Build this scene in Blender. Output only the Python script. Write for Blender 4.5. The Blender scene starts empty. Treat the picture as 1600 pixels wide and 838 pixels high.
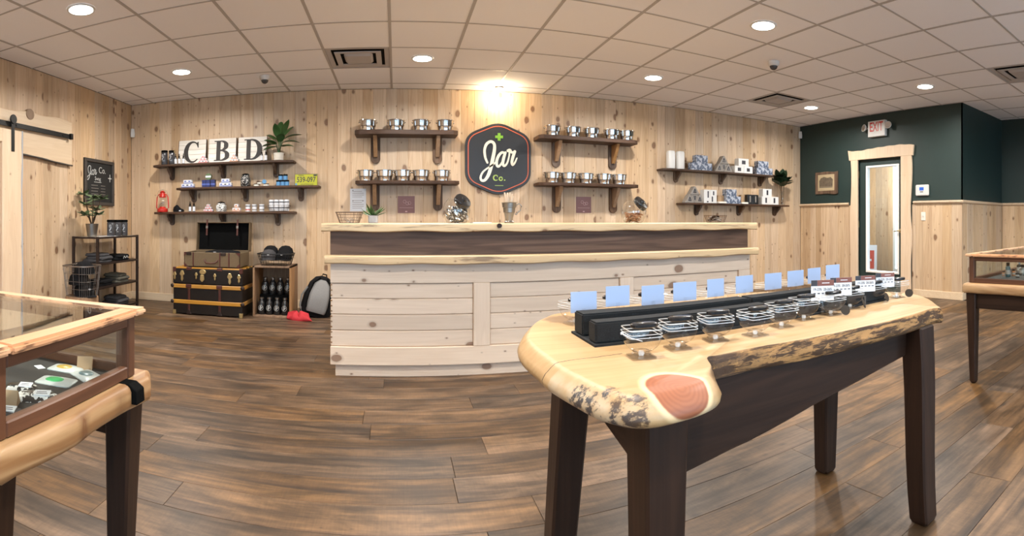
import bpy, bmesh, math, random
from math import sin, cos, pi, atan2, radians, sqrt, tan
from mathutils import Vector, Matrix
random.seed(7)
S = bpy.context.scene
C = S.collection
# ------------------------------------------------------------------ camera
F, HEAD, EYE, HY = 808.6, 0.2241, 1.057, 344.7
cd = bpy.data.cameras.new('camera'); cam = bpy.data.objects.new('camera', cd); C.objects.link(cam)
cam.location = (0, 0, EYE); cam.rotation_euler = (pi/2, 0, -HEAD)
S.render.engine = 'CYCLES'
cd.type = 'PANO'; cd.panorama_type = 'CENTRAL_CYLINDRICAL'
cd.central_cylindrical_radius = 1.0
cd.central_cylindrical_range_u_min = -800/F; cd.central_cylindrical_range_u_max = 800/F
cd.central_cylindrical_range_v_min = -(838-HY)/F; cd.central_cylindrical_range_v_max = HY/F
S.camera = cam
# ------------------------------------------------------------------ world, exposure
w = bpy.data.worlds.new('daylight'); S.world = w; w.use_nodes = True
bg = w.node_tree.nodes['Background']; bg.inputs[0].default_value = (.58, .77, 1, 1); bg.inputs[1].default_value = 8.5
S.view_settings.view_transform = 'Standard'; S.view_settings.look = 'None'
S.view_settings.exposure = 0.0; S.view_settings.gamma = 1.0; S.view_settings.use_curve_mapping = False
S.cycles.use_denoising = True; S.cycles.max_bounces = 10; S.cycles.transparent_max_bounces = 24
S.cycles.diffuse_bounces = 5; S.cycles.sample_clamp_indirect = 6.0; S.cycles.blur_glossy = 1.0
S.cycles.caustics_refractive = True
LAMP_W, SIGN_W = 38.0, 20.0
LAMP_C = (1.0, .95, .88)

# ------------------------------------------------------------------ measuring (photo pixel -> point in the room)
def th(px): return (px-800)/F + HEAD
def pY(px, py, Y): a = th(px); r = Y/cos(a); return Vector((Y*tan(a), Y, EYE+(HY-py)/F*r))
def pX(px, py, X): a = th(px); r = X/sin(a); return Vector((X, X/tan(a), EYE+(HY-py)/F*r))
def pZ(px, py, z): a = th(px); r = (EYE-z)*F/(py-HY); return Vector((r*sin(a), r*cos(a), z))
def xw(px, Y): return Y*tan(th(px))
def span(p0, p1, Y): return xw(p0, Y), xw(p1, Y)

# ------------------------------------------------------------------ materials
def newmat(name):
    m = bpy.data.materials.new(name); m.use_nodes = True
    nt = m.node_tree; b = nt.nodes['Principled BSDF']; return m, nt, b
def N(nt, t, **k):
    n = nt.nodes.new('ShaderNode'+t)
    for a, v in k.items():
        if a.startswith('i_'):
            key = a[2:]; key = int(key) if key.isdigit() else key.replace('_', ' ')
            n.inputs[key].default_value = v
        else: setattr(n, a, v)
    return n
def L(nt, a, b): nt.links.new(a, b)
def M_(nt, op, a, b=None, c=None, clamp=False):
    n = N(nt, 'Math', operation=op); n.use_clamp = clamp
    for i, v in enumerate((a, b, c)):
        if v is None: continue
        if isinstance(v, (int, float)): n.inputs[i].default_value = v
        else: L(nt, v, n.inputs[i])
    return n.outputs[0]
def mixc(nt, f, a, b, mode='MIX'):
    n = N(nt, 'Mix', data_type='RGBA', blend_type=mode); n.clamp_result = False
    for i, v in ((0, f), (6, a), (7, b)):
        if isinstance(v, (int, float)): n.inputs[i].default_value = v
        elif isinstance(v, tuple): n.inputs[i].default_value = (*v[:3], 1)
        else: L(nt, v, n.inputs[i])
    return n.outputs[2]
def smooth(nt, v, a, b):
    n = N(nt, 'MapRange', interpolation_type='SMOOTHSTEP'); L(nt, v, n.inputs[0])
    n.inputs[1].default_value = a; n.inputs[2].default_value = b; return n.outputs[0]
def plain(name, col, rough=.5, metal=0, spec=None, noise=0, nscale=30, bump=0, emit=None):
    m, nt, b = newmat(name)
    b.inputs['Base Color'].default_value = (*col, 1); b.inputs['Roughness'].default_value = rough; b.inputs['Metallic'].default_value = metal
    if spec is not None: b.inputs['Specular IOR Level'].default_value = spec
    if noise or bump:
        tc = N(nt, 'TexCoord'); nz = N(nt, 'TexNoise', i_Scale=nscale, i_Detail=4.0); L(nt, tc.outputs['Object'], nz.inputs['Vector'])
        if noise:
            v = M_(nt, 'MULTIPLY_ADD', nz.outputs[0], 2*noise, 1-noise)
            hs = N(nt, 'HueSaturation'); hs.inputs['Color'].default_value = (*col, 1); L(nt, v, hs.inputs['Value']); L(nt, hs.outputs[0], b.inputs['Base Color'])
        if bump:
            bp = N(nt, 'Bump', i_Strength=bump, i_Distance=.002); L(nt, nz.outputs[0], bp.inputs['Height']); L(nt, bp.outputs[0], b.inputs['Normal'])
    if emit:
        b.inputs['Emission Color'].default_value = (*emit[:3], 1); b.inputs['Emission Strength'].default_value = emit[3]
    return m
def wood(name, light, dark, axis='Z', rough=.5, knots=0., tint=.12, gscale=1., knotcol=(.15, .060, .024), contrast=1., extra=None, ring=0.):
    m, nt, b = newmat(name)
    tc = N(nt, 'TexCoord'); oi = N(nt, 'ObjectInfo')
    off = N(nt, 'CombineXYZ')
    for i, k in enumerate((13.7, 37.1, 71.3)): L(nt, M_(nt, 'MULTIPLY', oi.outputs['Random'], k), off.inputs[i])
    add = N(nt, 'VectorMath', operation='ADD'); L(nt, tc.outputs['Object'], add.inputs[0]); L(nt, off.outputs[0], add.inputs[1])
    sp = N(nt, 'SeparateXYZ'); L(nt, add.outputs[0], sp.inputs[0])
    o = {'X': (2, 1, 0), 'F': (1, 2, 0), 'Y': (0, 2, 1), 'Z': (0, 1, 2)}[axis]
    a1, a2, al = (sp.outputs[i] for i in o)
    def vec(ka, kl):
        c = N(nt, 'CombineXYZ'); L(nt, M_(nt, 'MULTIPLY', a1, ka), c.inputs[0]); L(nt, M_(nt, 'MULTIPLY', a2, ka), c.inputs[1]); L(nt, M_(nt, 'MULTIPLY', al, kl), c.inputs[2]); return c.outputs[0]
    fine = N(nt, 'TexNoise', i_Scale=1., i_Detail=5., i_Roughness=.65); L(nt, vec(90*gscale, 2.2*gscale), fine.inputs['Vector'])
    broad = N(nt, 'TexNoise', i_Scale=1., i_Detail=3., i_Distortion=.6); L(nt, vec(11*gscale, .8*gscale), broad.inputs['Vector'])
    rg = M_(nt, 'SINE', M_(nt, 'MULTIPLY', broad.outputs[0], 42.))
    f = M_(nt, 'MULTIPLY_ADD', rg, .13+ring, M_(nt, 'MULTIPLY_ADD', fine.outputs[0], .9, M_(nt, 'MULTIPLY_ADD', broad.outputs[0], 1.1, -.5)))
    f = M_(nt, 'MULTIPLY_ADD', M_(nt, 'SUBTRACT', f, .5), contrast, .5, clamp=True)
    col = mixc(nt, f, light, dark)
    wn = N(nt, 'TexWhiteNoise', noise_dimensions='1D'); L(nt, M_(nt, 'MULTIPLY', oi.outputs['Random'], 91.7), wn.inputs['W'])
    hs = N(nt, 'HueSaturation'); L(nt, col, hs.inputs['Color'])
    L(nt, M_(nt, 'MULTIPLY_ADD', oi.outputs['Random'], 2*tint, 1-tint), hs.inputs['Value'])
    L(nt, M_(nt, 'MULTIPLY_ADD', wn.outputs['Value'], 1.6*tint, 1-.8*tint), hs.inputs['Saturation'])
    col = hs.outputs[0]
    if knots:
        wob = N(nt, 'TexNoise', i_Scale=14., i_Detail=2.); L(nt, add.outputs[0], wob.inputs['Vector'])
        for kx, kl, s, th_, cut in ((6.5, 4.4, 0., knots, .72), (15., 9., 5.3, knots*.7, .80)):
            c = N(nt, 'CombineXYZ'); L(nt, M_(nt, 'MULTIPLY_ADD', a1, kx, s), c.inputs[0]); L(nt, M_(nt, 'MULTIPLY', al, kl), c.inputs[1])
            vo = N(nt, 'TexVoronoi', voronoi_dimensions='2D', i_Scale=1., i_Randomness=.95); L(nt, c.outputs[0], vo.inputs['Vector'])
            cs = N(nt, 'SeparateXYZ'); L(nt, vo.outputs['Color'], cs.inputs[0])
            size = M_(nt, 'MULTIPLY', M_(nt, 'SUBTRACT', cs.outputs[0], cut, clamp=True), th_)
            d = M_(nt, 'ADD', vo.outputs['Distance'], M_(nt, 'MULTIPLY_ADD', wob.outputs[0], .12, -.06))
            q = M_(nt, 'SUBTRACT', d, size)
            halo = M_(nt, 'MULTIPLY', M_(nt, 'SUBTRACT', 1., smooth(nt, q, 0., .10)), M_(nt, 'GREATER_THAN', size, .015))
            core = M_(nt, 'MULTIPLY', M_(nt, 'SUBTRACT', 1., smooth(nt, q, -.03, .015)), M_(nt, 'GREATER_THAN', size, .015))
            col = mixc(nt, M_(nt, 'MULTIPLY', halo, .38), col, tuple(x*.55 for x in dark))
            rings = M_(nt, 'MULTIPLY_ADD', M_(nt, 'SINE', M_(nt, 'MULTIPLY', d, 190.)), .2, .72)
            col = mixc(nt, M_(nt, 'MULTIPLY', core, rings), col, knotcol)
    if max(light) < .2 and 'floor' not in name: b.inputs['Specular IOR Level'].default_value = .25
    if extra: col = extra(nt, tc, col, fine)
    L(nt, col, b.inputs['Base Color'])
    L(nt, M_(nt, 'MULTIPLY_ADD', fine.outputs[0], .15, rough-.07), b.inputs['Roughness'])
    bp = N(nt, 'Bump', i_Strength=.15, i_Distance=.001); L(nt, fine.outputs[0], bp.inputs['Height']); L(nt, bp.outputs[0], b.inputs['Normal'])
    return m
def pane(name, tintc=(1, 1, 1), ior=1.45, rough=0., boost=1.):
    m, nt, b = newmat(name); nt.nodes.remove(b)
    out = nt.nodes['Material Output']
    tr = N(nt, 'BsdfTransparent'); tr.inputs[0].default_value = (*tintc, 1)
    gl = N(nt, 'BsdfGlossy'); gl.inputs['Roughness'].default_value = rough
    lw = N(nt, 'LayerWeight'); mx = N(nt, 'MixShader'); f0 = ((ior-1)/(ior+1))**2
    L(nt, M_(nt, 'MULTIPLY', M_(nt, 'MULTIPLY_ADD', M_(nt, 'POWER', lw.outputs['Facing'], 5.), 1-f0, f0), boost, clamp=True), mx.inputs[0]); L(nt, tr.outputs[0], mx.inputs[1]); L(nt, gl.outputs[0], mx.inputs[2]); L(nt, mx.outputs[0], out.inputs[0])
    return m
MT = {}
MT['pine'] = wood('pine_plank', (.67, .50, .328), (.45, .295, .175), 'Z', .45, knots=.68, tint=.14)
MT['pinex'] = wood('pine_board', (.66, .505, .345), (.45, .305, .19), 'X', .45, knots=.4, tint=.10)
MT['pinew'] = wood('pale_pine', (.70, .57, .455), (.56, .435, .33), 'X', .45, knots=.7, tint=.06, contrast=.8)
MT['pinewz'] = wood('pale_pine_upright', (.70, .57, .455), (.56, .435, .33), 'Z', .45, knots=.0, tint=.05, contrast=.8)
MT['casing'] = wood('door_casing_pine', (.74, .58, .42), (.62, .45, .30), 'Z', .45, knots=.15, tint=.05)
def floor_extra(nt, tc, col, fine):
    oi = N(nt, 'ObjectInfo'); a = N(nt, 'VectorMath', operation='ADD'); L(nt, tc.outputs['Object'], a.inputs[0]); c = N(nt, 'CombineXYZ'); L(nt, M_(nt, 'MULTIPLY', oi.outputs['Random'], 53.), c.inputs[0]); L(nt, c.outputs[0], a.inputs[1])
    mp = N(nt, 'Mapping'); mp.inputs['Scale'].default_value = (3.2, 9, 1); L(nt, a.outputs[0], mp.inputs[0])
    n1 = N(nt, 'TexNoise', i_Scale=1., i_Detail=5., i_Roughness=.65, i_Distortion=.4); L(nt, mp.outputs[0], n1.inputs['Vector'])
    mp2 = N(nt, 'Mapping'); mp2.inputs['Scale'].default_value = (130, 12, 1); mp2.inputs['Rotation'].default_value = (0, 0, .25); L(nt, a.outputs[0], mp2.inputs[0])
    n2 = N(nt, 'TexNoise', i_Scale=1., i_Detail=2.); L(nt, mp2.outputs[0], n2.inputs['Vector'])
    v = M_(nt, 'MULTIPLY', M_(nt, 'MULTIPLY_ADD', smooth(nt, n1.outputs[0], .3, .72), 1.15, .45), M_(nt, 'MULTIPLY_ADD', n2.outputs[0], .5, .75))
    hs = N(nt, 'HueSaturation'); L(nt, col, hs.inputs['Color']); L(nt, v, hs.inputs['Value']); return hs.outputs[0]
MT['floor'] = wood('floor_plank', (.150, .084, .040), (.030, .017, .010), 'F', .42, knots=.18, tint=.22, gscale=.55, contrast=1.2, knotcol=(.03, .02, .015), extra=floor_extra)
MT['walnut'] = wood('walnut', (.040, .019, .011), (.012, .006, .004), 'Z', .42, tint=.08)
MT['walnutx'] = wood('walnut_along', (.15, .088, .058), (.05, .027, .018), 'X', .5, tint=.05, gscale=.6, ring=.12)
MT['walnuty'] = wood('walnut_across', (.040, .019, .011), (.012, .006, .004), 'Y', .42, tint=.08)
MT['walnutr'] = wood('walnut_rail', (.040, .019, .011), (.012, .006, .004), 'X', .42, tint=.08)
MT['case'] = wood('case_wood', (.14, .062, .034), (.055, .024, .014), 'Z', .35, tint=.05)
MT['casex'] = wood('case_wood_rail', (.14, .062, .034), (.055, .024, .014), 'X', .35, tint=.05)
MT['casey'] = wood('case_wood_end', (.14, .062, .034), (.055, .024, .014), 'Y', .35, tint=.05)
MT['shelf'] = wood('dark_shelf_wood', (.11, .06, .037), (.035, .019, .012), 'X', .5, tint=.15)
MT['bracket'] = wood('bracket_wood', (.17, .11, .075), (.05, .03, .02), 'Z', .55, tint=.3, contrast=1.3)
MT['gusset'] = wood('tan_gusset_wood', (.45, .27, .13), (.25, .13, .06), 'Z', .5, tint=.3)
MT['crate'] = wood('old_crate_wood', (.33, .19, .09), (.12, .06, .03), 'Z', .7, tint=.2)
MT['sign'] = wood('whitewashed_board', (.86, .83, .77), (.58, .52, .45), 'X', .7, tint=.05, contrast=.8)
MT['green'] = plain('dark_green_paint', (.012, .030, .028), .55, noise=.1, nscale=6, bump=.2)
MT['tile'] = plain('ceiling_tile_mineral', (.88, .865, .875), .95, noise=.07, nscale=260, bump=.35)
MT['tee'] = plain('ceiling_grid_metal', (.43, .40, .385), .6)
MT['white'] = plain('white_plastic', (.64, .635, .62), .4)
MT['trimw'] = plain('white_trim', (.85, .84, .80), .4)
MT['base'] = wood('baseboard_pine', (.72, .57, .40), (.60, .44, .28), 'X', .45, tint=.04)
MT['black'] = plain('matte_black', (.004, .004, .004), .8, spec=.05)
MT['blackg'] = plain('gloss_black', (.012, .012, .013), .22)
MT['velvet'] = plain('black_riser_cover', (.011, .012, .013), .85, spec=.3, noise=.25, nscale=300, bump=.5)
MT['iron'] = plain('black_iron', (.02, .02, .02), .45, .6)
MT['rust'] = plain('dark_bronze_metal', (.035, .022, .018), .45, .5)
MT['wire'] = plain('brown_wire', (.13, .085, .06), .4, .8)
MT['wireg'] = plain('grey_wire', (.25, .22, .2), .4, .9)
MT['steel'] = plain('polished_steel', (.72, .71, .70), .13, 1.)
MT['tin'] = plain('dull_tin', (.27, .255, .235), .34, 1.)
MT['brass'] = plain('worn_brass', (.55, .42, .2), .35, .9)
MT['glass'] = pane('clear_pane', (.96, .98, .97))
MT['jarg'] = pane('clear_jar_glass', (.985, .985, .985), 1.5, .02, 1.25)
MT['bowl'] = pane('thick_bowl_glass', (.93, .94, .94), 1.6, .02, 1.8)
MT['thin'] = pane('thin_jar_glass', (.99, .99, .99), 1.35, .02, .8)
m, nt, b = newmat('painted_glint_edge'); tr = N(nt, 'BsdfTransparent'); mx = N(nt, 'MixShader'); mx.inputs[0].default_value = .38; b.inputs['Base Color'].default_value = (.9, .92, .92, 1); b.inputs['Roughness'].default_value = .12; L(nt, tr.outputs[0], mx.inputs[1]); L(nt, b.outputs[0], mx.inputs[2]); L(nt, mx.outputs[0], nt.nodes['Material Output'].inputs[0]); MT['edge'] = m  # whitish mix stands in for light refracted in the jar rims
MT['darkg'] = pane('smoked_glass', (.22, .23, .25), 1.5, .03, 1.5)
m, nt, b = newmat('solid_glass'); b.inputs['Transmission Weight'].default_value = 1; b.inputs['Roughness'].default_value = .03; b.inputs['Base Color'].default_value = (1, 1, 1, 1); b.inputs['IOR'].default_value = 1.45; MT['solid'] = m
MT['card'] = plain('white_card', (.66, .67, .70), .6)
MT['cardb'] = plain('daylit_card_back', (.34, .43, .62), .5)  # blue daylight on the white cards is put into the base colour
MT['brown'] = plain('brown_print', (.18, .065, .05), .6)
MT['ink'] = plain('dark_ink', (.03, .03, .04), .6)
MT['mauve'] = plain('mauve_print', (.23, .115, .11), .6)
MT['pinkink'] = plain('pale_pink_ink', (.7, .5, .5), .6)
MT['orange'] = plain('orange_line', (.55, .11, .045), .5)
MT['signg'] = plain('green_letter', (.17, .40, .03), .5)
MT['limeg'] = plain('lime_letter', (.38, .50, .12), .5)
MT['cream'] = plain('cream_letter', (.80, .78, .66), .5)
MT['signb'] = plain('charcoal_sign_face', (.016, .018, .023), .45, noise=.15, nscale=120, bump=.3)
MT['signe'] = plain('charcoal_sign_edge', (.03, .032, .034), .5)
MT['letter'] = plain('charcoal_letter', (.035, .03, .028), .7)
MT['red'] = plain('red_paint', (.50, .02, .012), .35)
MT['redc'] = plain('red_cloth', (.45, .02, .03), .8)
MT['leaf'] = plain('green_leaf', (.035, .10, .025), .4, noise=.3, nscale=8)
MT['leafd'] = plain('dark_green_leaf', (.015, .035, .014), .4, noise=.3, nscale=8)
MT['leafg'] = plain('grey_green_leaf', (.10, .15, .07), .5, noise=.3, nscale=8)
MT['stem'] = plain('brown_stem', (.09, .055, .03), .7)
MT['pot'] = plain('grey_concrete', (.40, .40, .41), .8, noise=.08, nscale=60)
MT['potw'] = plain('white_ceramic', (.72, .68, .60), .4)
MT['pave'] = plain('pale_bounce_concrete', (.6, .6, .6), .8)  # ground outside made pale to bounce daylight onto the ceiling
MT['navy'] = plain('navy_box_print', (.02, .03, .12), .4)
MT['blue'] = plain('sky_blue_tin', (.10, .28, .52), .4)
MT['orangep'] = plain('orange_print', (.55, .20, .05), .5)
MT['redp'] = plain('red_print', (.50, .07, .05), .5)
MT['bluep'] = plain('blue_print', (.08, .12, .38), .5)
MT['lime'] = plain('yellow_green_plate', (.42, .42, .012), .4)
MT['grey'] = plain('warm_grey_box', (.235, .21, .185), .6, noise=.06)
MT['tan'] = plain('tan_card', (.34, .22, .12), .7)
MT['cloth'] = plain('grey_cotton', (.055, .053, .056), .95, spec=.2, noise=.3, nscale=22, bump=.8)
MT['clothd'] = plain('black_cotton', (.008, .008, .009), .95, spec=.15, noise=.3, nscale=22, bump=.8)
MT['clotho'] = plain('olive_cotton', (.07, .065, .05), .9, noise=.3, nscale=22, bump=.8)
MT['pack'] = plain('light_grey_nylon', (.20, .20, .20), .8, noise=.12, nscale=80, bump=.4)
MT['trunkb'] = plain('dark_trunk_canvas', (.011, .007, .005), .5, spec=.3, noise=.4, nscale=14, bump=.4)
MT['slat'] = wood('golden_slat', (.50, .25, .035), (.33, .14, .02), 'X', .4, tint=.08)
MT['slaty'] = wood('golden_slat_side', (.50, .25, .035), (.33, .14, .02), 'Y', .4, tint=.08)
MT['leather'] = plain('oxblood_leather', (.065, .014, .008), .5, noise=.3)
MT['tweed'] = plain('olive_brown_canvas', (.13, .088, .045), .7, noise=.25, nscale=180, bump=.4)
MT['chalkb'] = plain('chalkboard_slate', (.012, .013, .013), .7, noise=.3, nscale=5)
MT['chalk'] = plain('chalk_line', (.5, .5, .48), .9)
MT['dframe'] = plain('grey_brown_frame', (.05, .042, .036), .6, noise=.3, nscale=40)
MT['case_f'] = plain('dark_case_lining', (.030, .027, .025), .9, noise=.2, nscale=200)
MT['bagw'] = plain('silver_pouch', (.50, .53, .52), .3, noise=.15, nscale=20)
MT['gummyy'] = plain('yellow_window', (.50, .33, .05), .3, noise=.4, nscale=60)
MT['gummyg'] = plain('green_window', (.05, .36, .12), .3, noise=.4, nscale=60)
MT['gummyt'] = plain('teal_window', (.10, .18, .20), .3, noise=.4, nscale=60)
MT['amber'] = plain('brown_candy', (.30, .11, .035), .4, noise=.4, nscale=50)
MT['roll'] = plain('paper_roll', (.62, .50, .38), .7)
MT['lensb'] = plain('clear_dome', (.05, .05, .055), .05)
MT['rtag'] = plain('dark_round_tag', (.035, .026, .018), .6, spec=.2)
MT['teal'] = plain('dark_teal_bottle', (.015, .05, .06), .3)
MT['oldpaper'] = plain('old_photo_paper', (.42, .33, .2), .7)
MT['sepia'] = plain('sepia_print', (.12, .09, .06), .7, noise=.6, nscale=25)
MT['frosted'] = plain('lcd_screen', (.02, .08, .35), .3, emit=(.03, .12, .5, .6))
def emis(name, c, s):
    m, nt, b = newmat(name); b.inputs['Base Color'].default_value = (0, 0, 0, 1); b.inputs['Emission Color'].default_value = (*c, 1); b.inputs['Emission Strength'].default_value = s; return m
MT['lamp'] = emis('lamp_diffuser_glow', (1, .93, .84), 14.)
MT['bulb'] = emis('warm_bulb_glow', (1, .78, .5), 30.)
# patterned prints
m, nt, b = newmat('blue_marbled_paper'); tc = N(nt, 'TexCoord'); nz = N(nt, 'TexNoise', i_Scale=22., i_Detail=3., i_Distortion=.6); L(nt, tc.outputs['Object'], nz.inputs['Vector'])
L(nt, mixc(nt, smooth(nt, nz.outputs[0], .42, .6), (.40, .43, .50), (.07, .095, .15)), b.inputs['Base Color']); b.inputs['Roughness'].default_value = .5; MT['marble'] = m
def speckle(name, c0, c1, sc, thr=.5, rough=.3):
    m, nt, b = newmat(name); tc = N(nt, 'TexCoord'); vo = N(nt, 'TexVoronoi', i_Scale=sc); L(nt, tc.outputs['Object'], vo.inputs['Vector'])
    s = N(nt, 'SeparateXYZ'); L(nt, vo.outputs['Color'], s.inputs[0])
    L(nt, mixc(nt, M_(nt, 'GREATER_THAN', s.outputs[0], thr), c0, c1), b.inputs['Base Color']); b.inputs['Roughness'].default_value = rough; return m
MT['confetti'] = speckle('black_white_foil', (.012, .012, .012), (.5, .48, .45), 120., .8)
MT['zebra'] = speckle('black_white_print', (.03, .03, .03), (.72, .72, .70), 150., .4)
# the great slab: yellow pine, red heart, bark edge, crack
TB = Vector((1.03, 1.25, 0))
def slab_extra(nt, tc, col, fine):
    p = N(nt, 'VectorMath', operation='ADD'); L(nt, tc.outputs['Object'], p.inputs[0]); p.inputs[1].default_value = tuple(TB)
    s = N(nt, 'SeparateXYZ'); L(nt, p.outputs[0], s.inputs[0]); X, Y, Z = s.outputs
    n1 = N(nt, 'TexNoise', i_Scale=9., i_Detail=5., i_Roughness=.6); L(nt, p.outputs[0], n1.inputs['Vector'])
    mp = N(nt, 'Mapping'); mp.inputs['Scale'].default_value = (6, 60, 70); mp.inputs['Rotation'].default_value = (0, 0, .12); L(nt, p.outputs[0], mp.inputs[0])
    n2 = N(nt, 'TexNoise', i_Scale=1., i_Detail=5., i_Roughness=.7); L(nt, mp.outputs[0], n2.inputs['Vector'])
    n3 = N(nt, 'TexNoise', i_Scale=55., i_Detail=4., i_Roughness=.7); L(nt, p.outputs[0], n3.inputs['Vector'])
    nm = N(nt, 'SeparateXYZ'); L(nt, tc.outputs['Normal'], nm.inputs[0])
    side = M_(nt, 'SUBTRACT', 1., smooth(nt, nm.outputs[2], .55, .95))
    # blue-grey stain streaks near the front edge
    fr = M_(nt, 'SUBTRACT', 1.1, Y)  # grows to the front
    fr = smooth(nt, M_(nt, 'ADD', fr, M_(nt, 'MULTIPLY', X, .10)), .14, .34)
    streak = M_(nt, 'MULTIPLY', smooth(nt, n2.outputs[0], .54, .68), fr)
    col = mixc(nt, M_(nt, 'MULTIPLY', streak, .55), col, (.20, .17, .14))
    # bark along the front edge
    bx = M_(nt, 'MULTIPLY', smooth(nt, X, .60, .66), M_(nt, 'LESS_THAN', Y, 1.12))
    bk = M_(nt, 'MULTIPLY', bx, side)
    barkc = mixc(nt, smooth(nt, n2.outputs[0], .42, .54), (.36, .19, .075), (.045, .025, .018))
    barkc = mixc(nt, smooth(nt, n3.outputs[0], .60, .70), barkc, (.13, .09, .065))
    L(nt, M_(nt, 'MULTIPLY_ADD', bk, -.42, .5), nt.nodes['Principled BSDF'].inputs['Specular IOR Level'])
    lo = M_(nt, 'SUBTRACT', 1., smooth(nt, X, .62, .95))
    barkc = mixc(nt, M_(nt, 'MULTIPLY', lo, smooth(nt, n3.outputs[0], .38, .5)), barkc, (.055, .035, .03))
    col = mixc(nt, M_(nt, 'MULTIPLY', bk, .93), col, barkc)
    # pale sapwood and dark bark marks on the near-left end
    le = M_(nt, 'MULTIPLY', M_(nt, 'SUBTRACT', 1., smooth(nt, X, .56, .62)), M_(nt, 'LESS_THAN', Y, 1.08))
    ls = M_(nt, 'MULTIPLY', le, side)
    col = mixc(nt, M_(nt, 'MULTIPLY', ls, M_(nt, 'MULTIPLY', smooth(nt, n1.outputs[0], .40, .6), .6)), col, (.50, .42, .31))
    mk = None
    for (cx, cy, r0) in ((.415, .84, .030), (.392, .868, .020), (.345, .955, .030), (.36, .92, .022), (.395, .905, .014)):
        d = N(nt, 'VectorMath', operation='DISTANCE'); mm = N(nt, 'CombineXYZ'); L(nt, X, mm.inputs[0]); L(nt, Y, mm.inputs[1]); L(nt, mm.outputs[0], d.inputs[0]); d.inputs[1].default_value = (cx, cy, 0)
        v = M_(nt, 'SUBTRACT', 1., smooth(nt, M_(nt, 'ADD', d.outputs['Value'], M_(nt, 'MULTIPLY_ADD', n3.outputs[0], .11, -.055)), r0-.016, r0+.004))
        mk = v if mk is None else M_(nt, 'MAXIMUM', mk, v)
    col = mixc(nt, M_(nt, 'MULTIPLY', M_(nt, 'MULTIPLY', mk, smooth(nt, n2.outputs[0], .40, .52)), .95), col, mixc(nt, smooth(nt, n1.outputs[0], .4, .6), (.055, .028, .015), (.022, .025, .035)))
    # red heart knot
    rot = N(nt, 'Mapping'); rot.vector_type = 'POINT'; cx, cy, a = .522, .850, -.556
    sub = N(nt, 'VectorMath', operation='SUBTRACT'); L(nt, p.outputs[0], sub.inputs[0]); sub.inputs[1].default_value = (cx, cy, .738)
    rot.inputs['Rotation'].default_value = (0, 0, .556); rot.inputs['Scale'].default_value = (1/.068, 1/.100, 1/.062); L(nt, sub.outputs[0], rot.inputs[0])
    ln = N(nt, 'VectorMath', operation='LENGTH'); L(nt, rot.outputs[0], ln.inputs[0])
    d = M_(nt, 'ADD', ln.outputs['Value'], M_(nt, 'MULTIPLY_ADD', n1.outputs[0], .14, -.07))
    heart = M_(nt, 'SUBTRACT', 1., smooth(nt, d, .88, .96)); rim = M_(nt, 'SUBTRACT', 1., smooth(nt, d, 1.0, 1.16))
    col = mixc(nt, M_(nt, 'MULTIPLY', rim, .7), col, (.78, .58, .33))
    rr = M_(nt, 'MULTIPLY_ADD', M_(nt, 'SINE', M_(nt, 'MULTIPLY', d, 46.)), .5, .5)
    col = mixc(nt, heart, col, mixc(nt, M_(nt, 'MULTIPLY', rr, .35), (.30, .10, .045), (.19, .055, .025)))
    # dark knot at the far-left edge and the crack
    d2 = N(nt, 'VectorMath', operation='DISTANCE'); L(nt, p.outputs[0], d2.inputs[0]); d2.inputs[1].default_value = (.535, 1.60, .735)
    kn = M_(nt, 'SUBTRACT', 1., smooth(nt, M_(nt, 'ADD', d2.outputs['Value'], M_(nt, 'MULTIPLY_ADD', n3.outputs[0], .05, -.025)), .05, .075))
    col = mixc(nt, M_(nt, 'MULTIPLY', kn, .8), col, (.16, .09, .045))
    ck = M_(nt, 'ABSOLUTE', M_(nt, 'SUBTRACT', Y, M_(nt, 'ADD', M_(nt, 'MULTIPLY_ADD', X, .10, 1.083), M_(nt, 'MULTIPLY_ADD', n1.outputs[0], .03, -.015))))
    ck = M_(nt, 'MULTIPLY', M_(nt, 'LESS_THAN', ck, .0016), M_(nt, 'LESS_THAN', X, .53))
    col = mixc(nt, ck, col, (.02, .014, .01))
    # insect tracks along the front of the top
    tk = M_(nt, 'MULTIPLY', smooth(nt, n2.outputs[0], .685, .70), M_(nt, 'MULTIPLY', smooth(nt, X, .7, .8), M_(nt, 'LESS_THAN', Y, 1.08)))
    return mixc(nt, tk, col, (.03, .03, .05))
MT['slab'] = wood('live_edge_slab', (.50, .335, .17), (.34, .195, .08), 'X', .45, knots=0, tint=0, gscale=.6, extra=slab_extra, contrast=.8)
def edge_extra(nt, tc, col, fine):
    nm = N(nt, 'SeparateXYZ'); L(nt, tc.outputs['Normal'], nm.inputs[0])
    side = M_(nt, 'SUBTRACT', 1., smooth(nt, M_(nt, 'ABSOLUTE', nm.outputs[2]), .3, .7))
    mp = N(nt, 'Mapping'); mp.inputs['Scale'].default_value = (2.2, 6, 26); L(nt, tc.outputs['Object'], mp.inputs[0])
    n2 = N(nt, 'TexNoise', i_Scale=1., i_Detail=5., i_Roughness=.65, i_Distortion=.5); L(nt, mp.outputs[0], n2.inputs['Vector'])
    return mixc(nt, M_(nt, 'MULTIPLY', M_(nt, 'MULTIPLY', side, smooth(nt, n2.outputs[0], .56, .70)), .8), col, (.13, .075, .04))
MT['ledge'] = wood('live_edge_counter_pine', (.64, .475, .28), (.45, .30, .155), 'X', .45, knots=.4, tint=.02, extra=edge_extra)
MT['slab2'] = wood('display_slab_pine', (.40, .245, .12), (.25, .125, .05), 'Y', .45, knots=.18, tint=.03, ring=.2, gscale=.8, contrast=1.3)
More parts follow.
